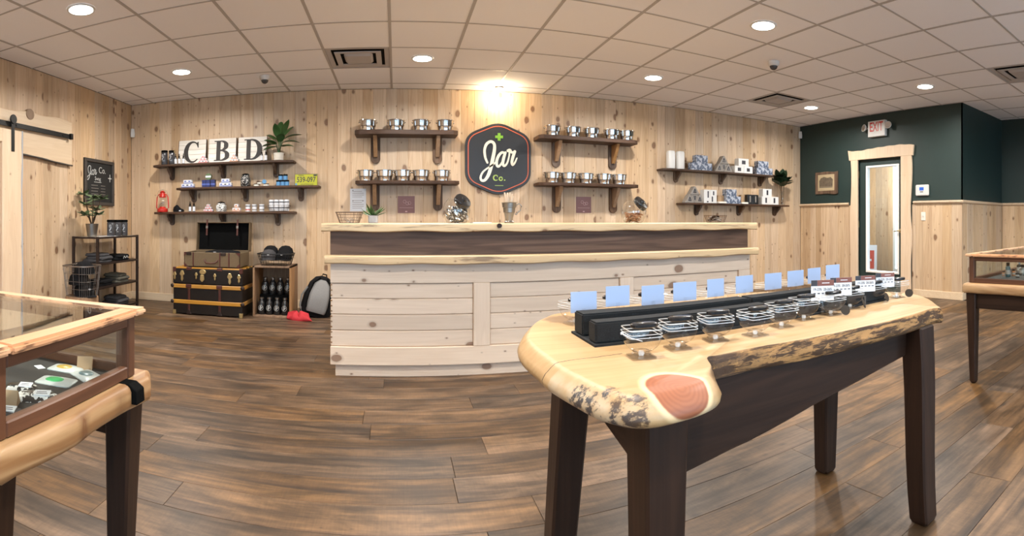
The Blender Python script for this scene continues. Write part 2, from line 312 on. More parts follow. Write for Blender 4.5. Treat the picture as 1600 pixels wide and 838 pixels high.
def bark_strip(nt, tc, col, fine):
    mp = N(nt, 'Mapping'); mp.inputs['Scale'].default_value = (9, 9, 26); L(nt, tc.outputs['Object'], mp.inputs[0])
    n2 = N(nt, 'TexNoise', i_Scale=1., i_Detail=4., i_Roughness=.6); L(nt, mp.outputs[0], n2.inputs['Vector'])
    nm = N(nt, 'SeparateXYZ'); L(nt, tc.outputs['Normal'], nm.inputs[0])
    side = M_(nt, 'SUBTRACT', 1., smooth(nt, nm.outputs[2], .4, .9))
    return mixc(nt, M_(nt, 'MULTIPLY', M_(nt, 'MULTIPLY', smooth(nt, n2.outputs[0], .5, .6), side), .8), col, (.12, .055, .03))
MT['cframe'] = wood('pink_cedar_frame', (.72, .40, .22), (.52, .26, .13), 'Y', .35, tint=.03, extra=bark_strip)
MT['cframex'] = wood('pink_cedar_rail', (.72, .46, .28), (.55, .31, .17), 'X', .35, tint=.03, extra=bark_strip)

# ------------------------------------------------------------------ mesh builder
class MB:
    def __init__(s): s.v = []; s.f = []; s.mi = []; s.cur = 0
    def m(s, i): s.cur = i; return s
    def add(s, vs, fs):
        o = len(s.v); s.v += [tuple(v) for v in vs]; s.f += [tuple(o+i for i in f) for f in fs]; s.mi += [s.cur]*len(fs); return s
    def box(s, x0, x1, y0, y1, z0, z1):
        return s.add([(x, y, z) for x in (x0, x1) for y in (y0, y1) for z in (z0, z1)], [(0, 1, 3, 2), (4, 6, 7, 5), (0, 4, 5, 1), (2, 3, 7, 6), (0, 2, 6, 4), (1, 5, 7, 3)])
    def cbox(s, cx, cy, cz, sx, sy, sz): return s.box(cx-sx/2, cx+sx/2, cy-sy/2, cy+sy/2, cz-sz/2, cz+sz/2)
    def loft(s, rings, cap=True, closed=True):
        n = len(rings[0]); vs = [p for r in rings for p in r]; fs = []
        for k in range(len(rings)-1):
            for i in range(n if closed else n-1):
                j = (i+1) % n; fs.append((k*n+i, k*n+j, (k+1)*n+j, (k+1)*n+i))
        if cap: fs.append(tuple(reversed(range(n)))); fs.append(tuple((len(rings)-1)*n+i for i in range(n)))
        return s.add(vs, fs)
    def lathe(s, prof, c=(0, 0, 0), n=20, cap=True):
        return s.loft([[(c[0]+r*cos(2*pi*i/n), c[1]+r*sin(2*pi*i/n), c[2]+z) for i in range(n)] for r, z in prof], cap)
    def tube(s, pts, r, n=6, closed=False):
        pts = [Vector(p) for p in pts]; rings = []
        for i, p in enumerate(pts):
            if closed: t = pts[(i+1) % len(pts)]-pts[i-1]
            else: t = pts[min(i+1, len(pts)-1)]-pts[max(i-1, 0)]
            t.normalize(); u = Vector((0, 0, 1)) if abs(t.z) < .9 else Vector((1, 0, 0))
            a = t.cross(u).normalized(); b_ = t.cross(a)
            rr = r[i] if isinstance(r, (list, tuple)) else r
            rings.append([p+a*rr*cos(2*pi*k/n)+b_*rr*sin(2*pi*k/n) for k in range(n)])
        if closed: rings.append(rings[0])
        return s.loft(rings, not closed)
    def prism(s, poly, axis, lo, hi):   # poly in the plane across `axis`
        def P(a, b_, c): return {'x': (c, a, b_), 'y': (a, c, b_), 'z': (a, b_, c)}[axis]
        n = len(poly); vs = [P(a, b_, lo) for a, b_ in poly]+[P(a, b_, hi) for a, b_ in poly]
        return s.add(vs, [tuple(reversed(range(n))), tuple(range(n, 2*n))]+[(i, (i+1) % n, n+(i+1) % n, n+i) for i in range(n)])
    def ribbon(s, pts, w, y0, y1, n=None, close=False):  # flat brush stroke in the XZ plane, facing -Y
        if n: pts, w = resample(pts, w, n)
        elif not isinstance(w, (list, tuple)): w = [w]*len(pts)
        q = [Vector(p) for p in pts]; Lf, Rt = [], []
        for i, p in enumerate(q):
            t = (q[min(i+1, len(q)-1)]-q[max(i-1, 0)]).normalized(); nn = Vector((-t.y, t.x))
            Lf.append(p+nn*w[i]/2); Rt.append(p-nn*w[i]/2)
        vs = []; fs = []
        for a, b_ in zip(Lf, Rt): vs += [(a.x, y0, a.y), (b_.x, y0, b_.y), (a.x, y1, a.y), (b_.x, y1, b_.y)]
        for i in range(len(q)-1):
            o = 4*i; fs += [(o, o+4, o+5, o+1), (o, o+2, o+6, o+4), (o+1, o+5, o+7, o+3), (o+2, o+3, o+7, o+6)]
        fs += [(0, 1, 3, 2), (o+4, o+6, o+7, o+5)]
        s.add(vs, fs)
        if not close:
            for e in (0, -1): s.disc(q[e].x, q[e].y, w[e]/2, y0-.00002, y1)
        return s
    def disc(s, x, z, r, y0, y1, n=12, rz=None):
        rz = rz or r; return s.prism([(x+r*cos(2*pi*i/n), z+rz*sin(2*pi*i/n)) for i in range(n)], 'y', y1, y0)
    def sphere(s, c, r, n=12, sz=1., sx=1., sy=1., half=False):
        rings = []; k = n//2
        for i in range(1, k):
            a = pi*i/k*(.5 if half else 1); a = a
            rings.append([(c[0]+sx*r*sin(a)*cos(2*pi*j/n), c[1]+sy*r*sin(a)*sin(2*pi*j/n), c[2]+sz*r*cos(a)) for j in range(n)])
        if half: rings.append([(c[0]+sx*r*cos(2*pi*j/n), c[1]+sy*r*sin(2*pi*j/n), c[2]) for j in range(n)])
        return s.loft(rings[::-1], True)
    def move(s, M):
        s.v = [tuple(M @ Vector(v)) for v in s.v]; return s
    def build(s, name, mat, parent=None, W=False, bev=0., smooth_=None, kind=None, seg=1):
        me = bpy.data.meshes.new(name); vs = s.v
        if W and parent is not None:
            o = base_of(parent); vs = [(a-o.x, b_-o.y, c-o.z) for a, b_, c in vs]
        me.from_pydata(vs, [], s.f)
        for mm in (mat if isinstance(mat, (list, tuple)) else [mat]): me.materials.append(MT[mm] if isinstance(mm, str) else mm)
        me.polygons.foreach_set('material_index', s.mi)
        bm = bmesh.new(); bm.from_mesh(me); bmesh.ops.recalc_face_normals(bm, faces=bm.faces)
        if bev:
            ed = [e for e in bm.edges if len(e.link_faces) == 2 and e.calc_face_angle(0) > .5]
            bmesh.ops.bevel(bm, geom=ed, offset=bev, segments=seg, affect='EDGES', clamp_overlap=True)
        bm.to_mesh(me); bm.free()
        if smooth_: me.shade_smooth(); me.set_sharp_from_angle(angle=radians(smooth_))
        me.update()
        return link(name, me, parent, kind)
def resample(pts, w, n):
    P = [Vector(p) for p in pts]; m_ = len(P)
    if not isinstance(w, (list, tuple)): w = [w]*m_
    if len(w) != m_: w = [w[min(len(w)-1, int(i*(len(w)-1)/(m_-1)+.5))] for i in range(m_)]
    out, ow = [], []
    for k in range(n):
        t = k/(n-1)*(m_-1); i = min(int(t), m_-2); u = t-i
        a, b_, c, d = P[max(i-1, 0)], P[i], P[i+1], P[min(i+2, m_-1)]
        out.append(.5*((2*b_)+(-a+c)*u+(2*a-5*b_+4*c-d)*u*u+(-a+3*b_-3*c+d)*u**3)); ow.append(w[i]*(1-u)+w[i+1]*u)
    return out, ow
def loop(pts, per):  # closed Catmull-Rom
    P = [Vector(p) for p in pts]; n = len(P); out = []
    for i in range(n):
        a, b_, c, d = P[i-1], P[i], P[(i+1) % n], P[(i+2) % n]
        for k in range(per):
            u = k/per; out.append(.5*((2*b_)+(-a+c)*u+(2*a-5*b_+4*c-d)*u*u+(-a+3*b_-3*c+d)*u**3))
    return out
def inset(P, ds):  # CCW loop, positive = inwards
    n = len(P); out = []
    for i in range(n):
        t = (P[(i+1) % n]-P[i-1]); t.normalize(); out.append(P[i]+Vector((-t.y, t.x))*(ds[i] if isinstance(ds, list) else ds))
    return out
def base_of(o):
    v = Vector((0, 0, 0))
    while o is not None: v += o.location; o = o.parent
    return v
def link(name, data, parent=None, kind=None):
    o = bpy.data.objects.new(name, data); C.objects.link(o)
    if parent is not None: o.parent = parent
    if kind: o['kind'] = kind
    return o
def thing(name, label, cat, loc=(0, 0, 0), rz=0, group=None):
    o = link(name, None); o.location = loc; o.rotation_euler = (0, 0, rz); o['label'] = label; o['category'] = cat; o.empty_display_size = .05
    if group: o['group'] = group
    return o
def tag(o, label, cat, group=None, loc=None, rz=None):
    o['label'] = label; o['category'] = cat
    if group: o['group'] = group
    if loc is not None: o.location = loc
    if rz is not None: o.rotation_euler = (0, 0, rz)
    return o
def struct(name, mb, mat, **k): return mb.build(name, mat, kind='structure', **k)
def copy_tree(o, parent=None):
    c = o.copy(); C.objects.link(c)
    if parent is not None: c.parent = parent
    for ch in list(o.children): copy_tree(ch, c)
    return c
def dup(o, label, loc, rz=None, group=None):
    c = copy_tree(o); c['label'] = label; c.location = loc
    if rz is not None: c.rotation_euler = (0, 0, rz)
    if group: c['group'] = group
    return c
def text(s, size, mat, parent, M, name='lettering', ext=.0006, off=0., sx=1., align='CENTER'):
    cu = bpy.data.curves.new('t', 'FONT'); cu.body = s; cu.size = size; cu.align_x = align; cu.align_y = 'CENTER'; cu.extrude = ext; cu.offset = off; cu.resolution_u = 3
    t = bpy.data.objects.new('t', cu); C.objects.link(t); bpy.context.view_layer.update()
    me = bpy.data.meshes.new_from_object(t.evaluated_get(bpy.context.evaluated_depsgraph_get())); bpy.data.objects.remove(t)
    me.transform(M @ Matrix.Diagonal((sx, 1, 1, 1))); me.materials.clear(); me.materials.append(MT[mat]); me.name = name
    return link(name, me, parent)
def face(x, y, z, rot=0): return Matrix.Translation((x, y, z)) @ Matrix.Rotation(pi/2, 4, 'X') @ Matrix.Rotation(rot, 4, 'Z')
def ordn(i): return ('first', 'second', 'third', 'fourth', 'fifth', 'sixth', 'seventh', 'eighth', 'ninth', 'tenth')[i]
def superring(hw, z, p=5, n=28, hy=None, cx=0, cy=0):
    hy = hy or hw; out = []
    for i in range(n):
        a = 2*pi*i/n; c, s_ = cos(a), sin(a)
        out.append((cx+hw*math.copysign(abs(c)**(2/p), c), cy+hy*math.copysign(abs(s_)**(2/p), s_), z))
    return out

# ------------------------------------------------------------------ room
YB, XL, XR, XRR, YC, YF, H = 6.13, -3.44, 6.08, 7.42, 3.14, -2.6, EYE+1.561
T = .61
# ceiling with tiles
GX0, GY0 = -.083*T, 6.642*T
ceil = struct('ceiling', MB().box(XL-.1, 8.2, YF-.1, YB+.1, H+.03, H+.1), 'tile')
VENTS = {(-1, 1), (7, 1), (8, -4)}
LAMPS = [(i, j) for i in (-4, 0, 4, 8) for j in (1, -2, -5, -8)]
tile_me = {}
def tile(x0, x1, y0, y1):
    k = (round(x1-x0, 3), round(y1-y0, 3))
    if k not in tile_me:
        a, b_ = k[0]/2-.006, k[1]/2-.006
        o = MB().box(-a, a, -b_, b_, .0, .02).build('ceiling_tile', 'tile', bev=.003); tile_me[k] = o.data; bpy.data.objects.remove(o)
    o = link('ceiling_tile', tile_me[k], ceil); o.location = ((x0+x1)/2, (y0+y1)/2, H)
def room_x(y): return XRR if y < YC-.05 else XR
for j in range(-11, 4):
    y0 = max(GY0+j*T, YF); y1 = min(GY0+(j+1)*T, YB)
    if j == 3: y1 = YB
    if y1-y0 < .05: continue
    for i in range(-6, 13):
        x0 = max(GX0+i*T, XL); x1 = min(GX0+(i+1)*T, room_x(y0 if y1 <= YC+.35 else 9))
        if x1-x0 < .05 or (i, j) in VENTS: continue
        tile(x0, x1, y0, y1)
for i in range(-5, 13):
    x = GX0+i*T
    if x > XRR: continue
    MB().box(x-.012, x+.012, YF, (YB if x < XR else YC), H-.004, H+.016).build('main_tee', 'tee', ceil)
for j in range(-10, 4):
    y = GY0+j*T
    if y < YF: continue
    MB().box(XL, room_x(y), y-.009, y+.009, H-.0025, H+.014).build('cross_tee', 'tee', ceil)
# floor
floor = struct('floor', MB().box(XL-.1, 8.2, YF-.1, YB+.1, -.06, -.003), 'black')
PWID, PLEN = .19, 1.35
fl_me = {}
y = .02; r_ = 0
while y < YB-.02:
    y1 = min(y+PWID, YB); x = XL-random.Random(r_*7+3).random()*PLEN; xe = XRR if y < YC-.1 else XR
    while x < xe:
        a, b_ = max(x, XL), min(x+PLEN, xe)
        if b_-a > .04:
            k = (round(b_-a, 3), round(y1-y, 3))
            if k not in fl_me:
                o = MB().box(-k[0]/2+.0007, k[0]/2-.0007, -k[1]/2+.0007, k[1]/2-.0007, -.02, 0).build('floor_plank', 'floor', bev=.0012); fl_me[k] = o.data; bpy.data.objects.remove(o)
            o = link('floor_plank', fl_me[k], floor); o.location = ((a+b_)/2, (y+y1)/2, 0)
        x += PLEN
    y = y1; r_ += 1
MB().box(XL, XRR, YF, .02, -.02, 0).build('floor_plank', 'floor', floor, kind='stuff')['kind'] = 'stuff'
# plank walls
bd_me = {}
def planks(wall, x0, x1, z0, z1, at, rz, wd=.145, th_=.016, mat='pine'):
    """boards standing side by side along a wall; `at(u)` gives the point on the wall face"""
    u = x0
    while u < x1-.004:
        ww = random.choice((.12, .135, .145, .145, .16, .175))*wd/.145; e = min(u+ww, x1)
        if x1-e < .04: e = x1
        k = (round(e-u, 3), round(z1-z0, 3), mat)
        if k not in bd_me:
            o = MB().box(-k[0]/2, k[0]/2, 0, th_, 0, k[1]).build('plank', mat, bev=.0035); bd_me[k] = o.data; bpy.data.objects.remove(o)
        o = link('plank', bd_me[k], wall); p = at((u+e)/2); o.location = (p[0], p[1], z0); o.rotation_euler = (0, 0, rz); u = e
wb = struct('wall_back', MB().box(XL-.1, XR+.02, YB+.016, YB+.1, 0, H+.03), 'walnut'); planks(wb, XL, XR, 0, H, lambda u: (u, YB), 0)
wl = struct('wall_left', MB().box(XL-.1, XL-.016, YF, YB+.016, 0, H+.03), 'walnut'); planks(wl, 0.6, YB, 0, H, lambda u: (XL, u), pi/2)
MB().box(XL-.016, XL, YF, .6, 0, H).build('plank', 'pine', wl, kind='stuff')
RZ = 1.285  # underside of the chair rail
DY0, DY1, DH = 4.08, 4.91, 1.985
wr = struct('wall_right', MB().box(XR+.016, XR+.12, YC+.016, DY0, 0, H+.03).box(XR+.016, XR+.12, DY1, YB+.1, 0, H+.03).box(XR+.016, XR+.12, DY0, DY1, DH, H+.03)
            .box(XR, XR+.016, YC, DY0, RZ+.02, H+.02).box(XR, XR+.016, DY1, YB, RZ+.02, H+.02).box(XR, XR+.016, DY0, DY1, DH, H+.02), 'green')
planks(wr, YC, 3.93, 0, RZ, lambda u: (XR, u), -pi/2); planks(wr, 5.02, YB, 0, RZ, lambda u: (XR, u), -pi/2)
wc = struct('wall_recess', MB().box(XR+.016, XRR, YC+.016, YC+.1, 0, H+.03).box(XR, XRR, YC, YC+.016, RZ+.02, H+.02), 'green')
planks(wc, XR, XRR, 0, RZ, lambda u: (u, YC), 0)
wf = struct('wall_far_right', MB().box(XRR+.016, XRR+.1, YF, YC+.1, 0, H+.03).box(XRR, XRR+.016, YF, YC, RZ+.02, H+.02), 'green')
planks(wf, -.6, YC, 0, RZ, lambda u: (XRR, u), -pi/2); MB().box(XRR, XRR+.016, YF, -.6, 0, RZ).build('plank', 'pine', wf, kind='stuff')
# chair rails and baseboards
def rail_prof(d): return [(0, RZ), (-d, RZ+.008), (-d*1.35, RZ+.022), (-d*1.1, RZ+.038), (0, RZ+.045)]
def railx(name, x0, x1, y): return struct(name, MB().loft([[(x, y+a, b_) for a, b_ in rail_prof(.022)] for x in (x0, x1)]), 'pinex')
def raily(name, y0, y1, x): return struct(name, MB().loft([[(x+a, y_, b_) for a, b_ in rail_prof(.022)] for y_ in (y0, y1)]), 'pinex')
raily('trim_1', 5.07, YB, XR); raily('trim_2', YC-.025, 3.9, XR); railx('trim_3', XR-.02, XRR, YC); raily('trim_4', YF, YC, XRR)
struct('baseboard_back', MB().box(XL, XR, YB-.014, YB, 0, .10), 'base', bev=.003)
struct('baseboard_left', MB().box(XL, XL+.014, YF, YB-.014, 0, .10), 'base', bev=.003)
struct('baseboard_right', MB().box(XR-.014, XR, YC-.014, 3.9, 0, .10).box(XR-.014, XR, 5.05, YB-.014, 0, .10), 'base', bev=.003)
struct('baseboard_recess', MB().box(XR, XRR, YC-.014, YC, 0, .10), 'base', bev=.003)
struct('baseboard_far_right', MB().box(XRR-.014, XRR, YF, YC-.014, 0, .10), 'base', bev=.003)
# shop front behind the camera: wall with large windows
wfm = MB().box(XL, XRR, YF-.1, YF, 0, .45).box(XL, XRR, YF-.1, YF, 2.3, H+.02)
for a, b_ in ((XL, -2.6), (-.2, .4), (2.8, 3.4), (5.8, XRR)): wfm.box(a, b_, YF-.1, YF, .45, 2.3)
struct('wall_front', wfm, 'green')
for k, (a, b_) in enumerate(((-2.6, -.2), (.4, 2.8), (3.4, 5.8))):
    wn = struct('window_%d' % (k+1), MB().box(a, b_, YF-.08, YF-.02, .45, .50).box(a, b_, YF-.08, YF-.02, 2.25, 2.3).box(a, a+.05, YF-.08, YF-.02, .5, 2.25).box(b_-.05, b_, YF-.08, YF-.02, .5, 2.25), 'trimw')
    MB().box(a+.05, b_-.05, YF-.055, YF-.049, .5, 2.25).build('pane', 'glass', wn)
# vestibule beyond the glazed door
wv = struct('wall_vestibule', MB().box(8.0, 8.1, 5.52, 6.3, 0, H).box(8.0, 8.1, 4.3, 4.92, 0, H).box(XR+.12, 8.1, 6.2, 6.3, 0, H).box(XR+.12, 6.9, 3.2, 3.3, 0, H).box(7.8, 8.1, 3.2, 3.3, 0, H).box(6.9, 7.8, 3.2, 3.3, 2.1, H)
            .box(8.0, 8.1, 3.2, 4.3, 0, .3).box(8.0, 8.1, 3.2, 4.3, 2.2, H), 'walnut')
planks(wv, 5.53, 6.2, 0, H, lambda u: (7.984, u), -pi/2); planks(wv, 6.12, 8.0, 0, H, lambda u: (u, 6.184), 0)
wn = struct('window_4', MB().box(7.9, 7.98, 5.48, 5.53, 0, H).box(7.9, 7.98, 4.90, 4.96, 0, H).box(7.9, 7.98, 4.96, 5.48, 0, .16).box(7.9, 7.98, 4.96, 5.48, 2.45, H), 'trimw')
MB().box(7.93, 7.936, 4.96, 5.48, .16, 2.45).build('pane', 'glass', wn)
struct('ground_outside', MB().box(-40, 50, -50, YF-.1, -.2, -.06).box(8.2, 50, YF-.1, 40, -.2, -.06), 'pave')
t = thing('ceiling_light', 'added unseen light brightening the vestibule behind the glass door', 'ceiling light', (7.0, 5.0, H-.02)); MB().lathe([(.09, 0), (.09, -.02)], n=20).build('diffuser', 'lamp', t)  # lamp added to brighten the vestibule seen through the door
la = bpy.data.lights.new('lamp_light', 'AREA'); la.shape = 'DISK'; la.size = .18; la.energy = 90; la.color = (.9, .95, 1); lo = link('lamp_light', la, t); lo.location = (0, 0, -.03)
# door
dr = struct('door_1', MB().box(XR+.03, XR+.075, DY0+.005, 4.19, .008, DH-.006).box(XR+.03, XR+.075, 4.74, DY1-.005, .008, DH-.006).box(XR+.03, XR+.075, 4.19, 4.74, .008, .31).box(XR+.03, XR+.075, 4.19, 4.74, 1.845, DH-.006), 'green', bev=.002)
g = MB()
for (a, b_, c, d) in ((4.165, 4.765, .285, .315), (4.165, 4.765, 1.84, 1.87), (4.165, 4.195, .315, 1.84), (4.735, 4.765, .315, 1.84)): g.box(XR+.018, XR+.085, a, b_, c, d)
g.build('glass_trim', 'trimw', dr, bev=.004)
MB().box(XR+.05, XR+.056, 4.195, 4.735, .315, 1.84).build('pane', 'glass', dr)
h = MB().move(Matrix()); h.lathe([(.030, 0), (.030, .006), (.012, .012), (.012, .04)], n=16); h.move(Matrix.Translation((XR+.03, 4.135, .91)) @ Matrix.Rotation(-pi/2, 4, 'Y'))
h.tube([(XR-.008, 4.135, .91), (XR-.012, 4.16, .912), (XR-.012, 4.20, .906), (XR-.010, 4.235, .90)], [.010, .009, .008, .006], 8)
h.build('handle', 'brass', dr, smooth_=40)
for z in (.25, 1.0, 1.75): MB().lathe([(.008, -.05), (.008, .05)], (XR+.024, DY1-.004, z), 8).build('hinge', 'brass', dr)
# jamb + live-edge casing
jm = struct('door_frame', MB().box(XR-.002, XR+.12, DY0-.03, DY0, 0, DH+.03).box(XR-.002, XR+.12, DY1, DY1+.03, 0, DH+.03).box(XR-.002, XR+.12, DY0-.03, DY1+.03, DH, DH+.03), 'casing')
def wavy(n, amp, seed):
    rnd = random.Random(seed); k = [rnd.uniform(-1, 1) for _ in range(n+3)]
    return lambda t: amp*(lambda i, u: k[i]*(1-u)**2/2+k[i+1]*(.5+u*(1-u))+k[i+2]*u*u/2)(min(int(t*n), n-1), t*n-min(int(t*n), n-1))
def casing_side(y_in, y_out, seed, z1):
    wv_ = wavy(6, .024, seed); sgn = 1 if y_out > y_in else -1; n = 28
    inner = [(y_in, z1*i/n) for i in range(n+1)]; outer = [(y_out+sgn*wv_(i/n), z1*i/n) for i in range(n+1)]
    return MB().prism(inner+outer[::-1], 'x', XR-.028, XR+.001)
casing_side(4.885, 5.03, 3, 2.0).build('casing', 'casing', jm, bev=.004); casing_side(4.105, 3.93, 9, 2.0).build('casing', 'casing', jm, bev=.004)
n = 30; wv_ = wavy(4, .045, 21)
top = [(3.885+(5.075-3.885)*i/n, 2.118+wv_(i/n)+.003*sin(i*1.3)) for i in range(n+1)]
MB().prism([(3.90, 1.965), (5.05, 1.965)]+top[::-1], 'x', XR-.032, XR+.001).build('casing', 'casing', jm, bev=.004)

# ------------------------------------------------------------------ ceiling fixtures
def lamp_at(i, j, lab):
    x, y = GX0+(i+.5)*T, GY0+(j+.5)*T
    t = thing('ceiling_light', lab, 'ceiling light', (x, y, H), group='round ceiling lights')
    MB().lathe([(.092, -.001), (.090, -.008), (.104, -.010), (.110, -.001)], n=28, cap=False).build('trim_ring', 'white', t, smooth_=40)
    MB().lathe([(.091, -.004), (.091, -.0065)], n=28).build('diffuser', 'lamp', t)
    la = bpy.data.lights.new('lamp_light', 'AREA'); la.shape = 'DISK'; la.size = .16; la.energy = LAMP_W; la.color = LAMP_C; la.spread = radians(165)
    lo = link('lamp_light', la, t); lo.location = (0, 0, -.012); return t
labs = {(-4, 1): 'round ceiling light nearest the corner above the lettered signs', (-4, -2): 'round ceiling light over the left glass case, cut by the top of the picture',
        (0, 1): 'round ceiling light beside the square vent left of the hexagonal sign', (4, 1): 'round ceiling light above the shelves of steel pots right of the hexagonal sign',
        (4, -2): 'round ceiling light above the long live-edge table near the black dome camera', (8, 1): 'round ceiling light beside the vent near the green wall corner',
        (8, -2): 'round ceiling light in front of the exit sign and green wall'}
for i, j in LAMPS:
    lamp_at(i, j, labs.get((i, j), 'round ceiling light outside the top of the picture'))
# accent light over the hexagonal sign
t = thing('accent_light', 'small warm accent light on the ceiling above the hexagonal sign', 'ceiling light', (1.2, 5.93, H))
MB().lathe([(.05, -.001), (.05, -.02), (.036, -.022), (.034, -.004)], n=20, cap=False).build('trim_ring', 'white', t, smooth_=40)
MB().sphere((0, 0, -.014), .028, 12).build('bulb', 'bulb', t, smooth_=60)
la = bpy.data.lights.new('accent', 'POINT'); la.energy = SIGN_W; la.color = (1, .78, .5); la.shadow_soft_size = .03
lo = link('accent_beam', la, t); lo.location = (0, 0, -.075)
def vent(i, j, lab):
    t = thing('ceiling_vent', lab, 'vent', (GX0+(i+.5)*T, GY0+(j+.5)*T, H), group='square ceiling vents')
    a = T/2-.013
    MB().box(-a, a, -a, a, .012, .016).build('backing', 'black', t)
    for k, (o_, i_, z) in enumerate(((a, a-.045, 0.002), (a-.075, a-.125, -.010), (a-.155, a-.165, -.018))):
        if k == 2: MB().loft([superring(o_, .004, 12, 24), superring(o_-.02, -.016, 12, 24)]).build('centre_plate', 'tee', t)
        else:
            MB().loft([[(sx*o_, sy*o_, z+.008) for sx, sy in ((-1, -1), (1, -1), (1, 1), (-1, 1))], [(sx*o_, sy*o_, z) for sx, sy in ((-1, -1), (1, -1), (1, 1), (-1, 1))],
                       [(sx*i_, sy*i_, z+.004) for sx, sy in ((-1, -1), (1, -1), (1, 1), (-1, 1))], [(sx*i_, sy*i_, z+.012) for sx, sy in ((-1, -1), (1, -1), (1, 1), (-1, 1))]], cap=False).build('louvre_ring', 'tee', t)
vent(-1, 1, 'square ceiling vent with nested louvres left of the hexagonal sign'); vent(7, 1, 'square ceiling vent near the corner of the pine and green walls'); vent(8, -4, 'square ceiling vent at the picture edge above the right glass case')
def dome(x, y, lab):
    t = thing('dome_camera', lab, 'security camera', (x, y, H-.004))
    MB().lathe([(.058, 0), (.056, -.03), (.045, -.045)], n=20).build('housing', 'white', t, smooth_=40)
    MB().sphere((0, 0, -.043), .040, 14, sz=-1, half=True).build('dome', 'lensb', t, smooth_=60)
dome(-1.40, 5.40, 'black dome camera on the ceiling above the lettered signs'); dome(3.38, 3.78, 'black dome camera on the ceiling above the long live-edge table')
for (x, rz, lab) in ((XL+.04, pi/4, 'small white motion sensor in the left corner of the back wall'), (XR-.04, -pi/4, 'small white motion sensor in the corner where pine meets green')):
    t = tag(MB().loft([superring(.028, 0, 6, 16, .018), superring(.03, .05, 6, 16, .024), superring(.024, .11, 6, 16, .016)]).build('motion_sensor', 'white', smooth_=50), lab, 'sensor', loc=(x, YB-.04, 2.17 if x < 0 else 2.68-.10), rz=rz)
    t.location.z = 2.18 if x < 0 else 2.42

# ------------------------------------------------------------------ service counter
CX0, CX1, CYF, CYB = -.442, 2.82, 3.46, 4.05
ct = thing('service_counter', 'long pale pine service counter with panelled front and two live-edge ledges', 'counter', (1.19, 3.76, 0))
MB().box(CX0+.01, CX1-.01, CYF+.03, CYB, .09, .77).box(CX0+.01, CX1-.01, CYF+.05, CYB, .77, .985).build('carcass', 'pinew', ct, W=True)
MB().box(CX0+.03, CX1-.03, CYF+.04, CYB-.02, 0, .09).build('plinth', 'pinew', ct, W=True, bev=.002)
MB().box(CX0, CX1, CYF, CYF+.035, .085, .207).build('lower_rail', 'pinew', ct, W=True, bev=.003)
MB().box(CX0, CX1, CYF, CYF+.035, .636, .77).build('upper_rail', 'pinew', ct, W=True, bev=.003)
st = [(.5226, .637), (1.60, 1.712), (2.70, CX1)]
for a, b_ in st: MB().box(a, b_, CYF-.001, CYF+.035, .207, .636).build('stile', 'pinewz', ct, W=True, bev=.003)
for a, b_ in ((CX0, .5226), (.637, 1.60), (1.712, 2.70)):
    for k in range(4):
        z = .207+k*.10725; MB().box(a, b_, CYF+.016, CYF+.034, z+.0008, z+.1065).build('panel_board', 'pinew', ct, W=True, bev=.006)
for k in range(24):
    z = .21+k*.0177
    if k % 2: MB().box(CX0-.0015, CX0+.012, CYF+.0145, CYF+.022, z, z+.009).build('finger_joint', 'crate', ct, W=True)
MB().box(CX0-.005, CX1+.005, CYF+.035, CYF+.05, .818, .985).build('walnut_fascia', 'walnutx', ct, W=True, bev=.002)
def slab_x(name, x0, x1, yf, yb, z0, z1, seed, mat, parent, amp=.012, r=.01):
    n = 60; wv_ = wavy(11, amp, seed); rings = []
    for i in range(n+1):
        t_ = i/n; x = x0+(x1-x0)*t_; e = min(1, min(i, n-i)/1.5+.35); f = yf+wv_(t_)+(1-e)*.02; wb_ = .004*sin(i*.7)
        zm = (z0+z1)/2
        rings.append([(x, yb, z0), (x, f+r*1.6, z0+wb_), (x, f+r*.3, z0+r+wb_), (x, f, zm), (x, f+r*.3, z1-r), (x, f+r*1.3, z1), (x, yb, z1)])
    return MB().loft(rings).build(name, mat, parent, W=True, smooth_=40)
slab_x('bar_top', -.50, 2.875, CYF-.045, CYB+.06, .982, 1.038, 5, 'ledge', ct, amp=.005, r=.006)
slab_x('lower_ledge', -.475, 2.87, CYF-.07, CYF+.06, .768, .824, 8, 'ledge', ct, amp=.010, r=.006)
MB().disc(.69, 1.022, .016, CYF-.062, CYF-.03).build('dark_knot', 'walnut', ct, W=True) 

# ------------------------------------------------------------------ hexagonal sign
sg = thing('hexagonal_sign', 'large charcoal hexagonal shop sign reading Jar Co. with orange outline', 'sign', (1.222, YB-.002, 1.797))
k_ = .001189
def cp(x, z, cx=380., cz=436.): return ((x-cx)*k_, -(z-cz)*k_)
def roundhex(w_, h_, rad, sh=.62):
    pts = [(0, h_), (w_, h_*sh), (w_, -h_*sh), (0, -h_), (-w_, -h_*sh), (-w_, h_*sh)]; out = []
    for i in range(6):
        p = Vector(pts[i]); a = (Vector(pts[i-1])-p).normalized()*rad; b_ = (Vector(pts[(i+1) % 6])-p).normalized()*rad
        for k in range(7):
            u = k/6; out.append(tuple((p+a)*(1-u)**2+2*p*u*(1-u)+(p+b_)*u*u))
    return out
MB().prism(roundhex(.403, .452, .13), 'y', -.035, 0).build('board', 'signe', sg, bev=.003)
MB().prism(roundhex(.396, .445, .127), 'y', -.037, -.034).build('face', 'signb', sg)
o1 = roundhex(.372, .418, .115); o2 = roundhex(.362, .407, .11); n = len(o1)
g = MB(); g.add([(a, -.040, b_) for a, b_ in o1]+[(a, -.040, b_) for a, b_ in o2]+[(a, -.036, b_) for a, b_ in o1]+[(a, -.036, b_) for a, b_ in o2],
                [(i, (i+1) % n, n+(i+1) % n, n+i) for i in range(n)]+[(i, 2*n+i, 2*n+(i+1) % n, (i+1) % n) for i in range(n)]+[(n+i, n+(i+1) % n, 3*n+(i+1) % n, 3*n+i) for i in range(n)])
g.build('outline', 'orange', sg)
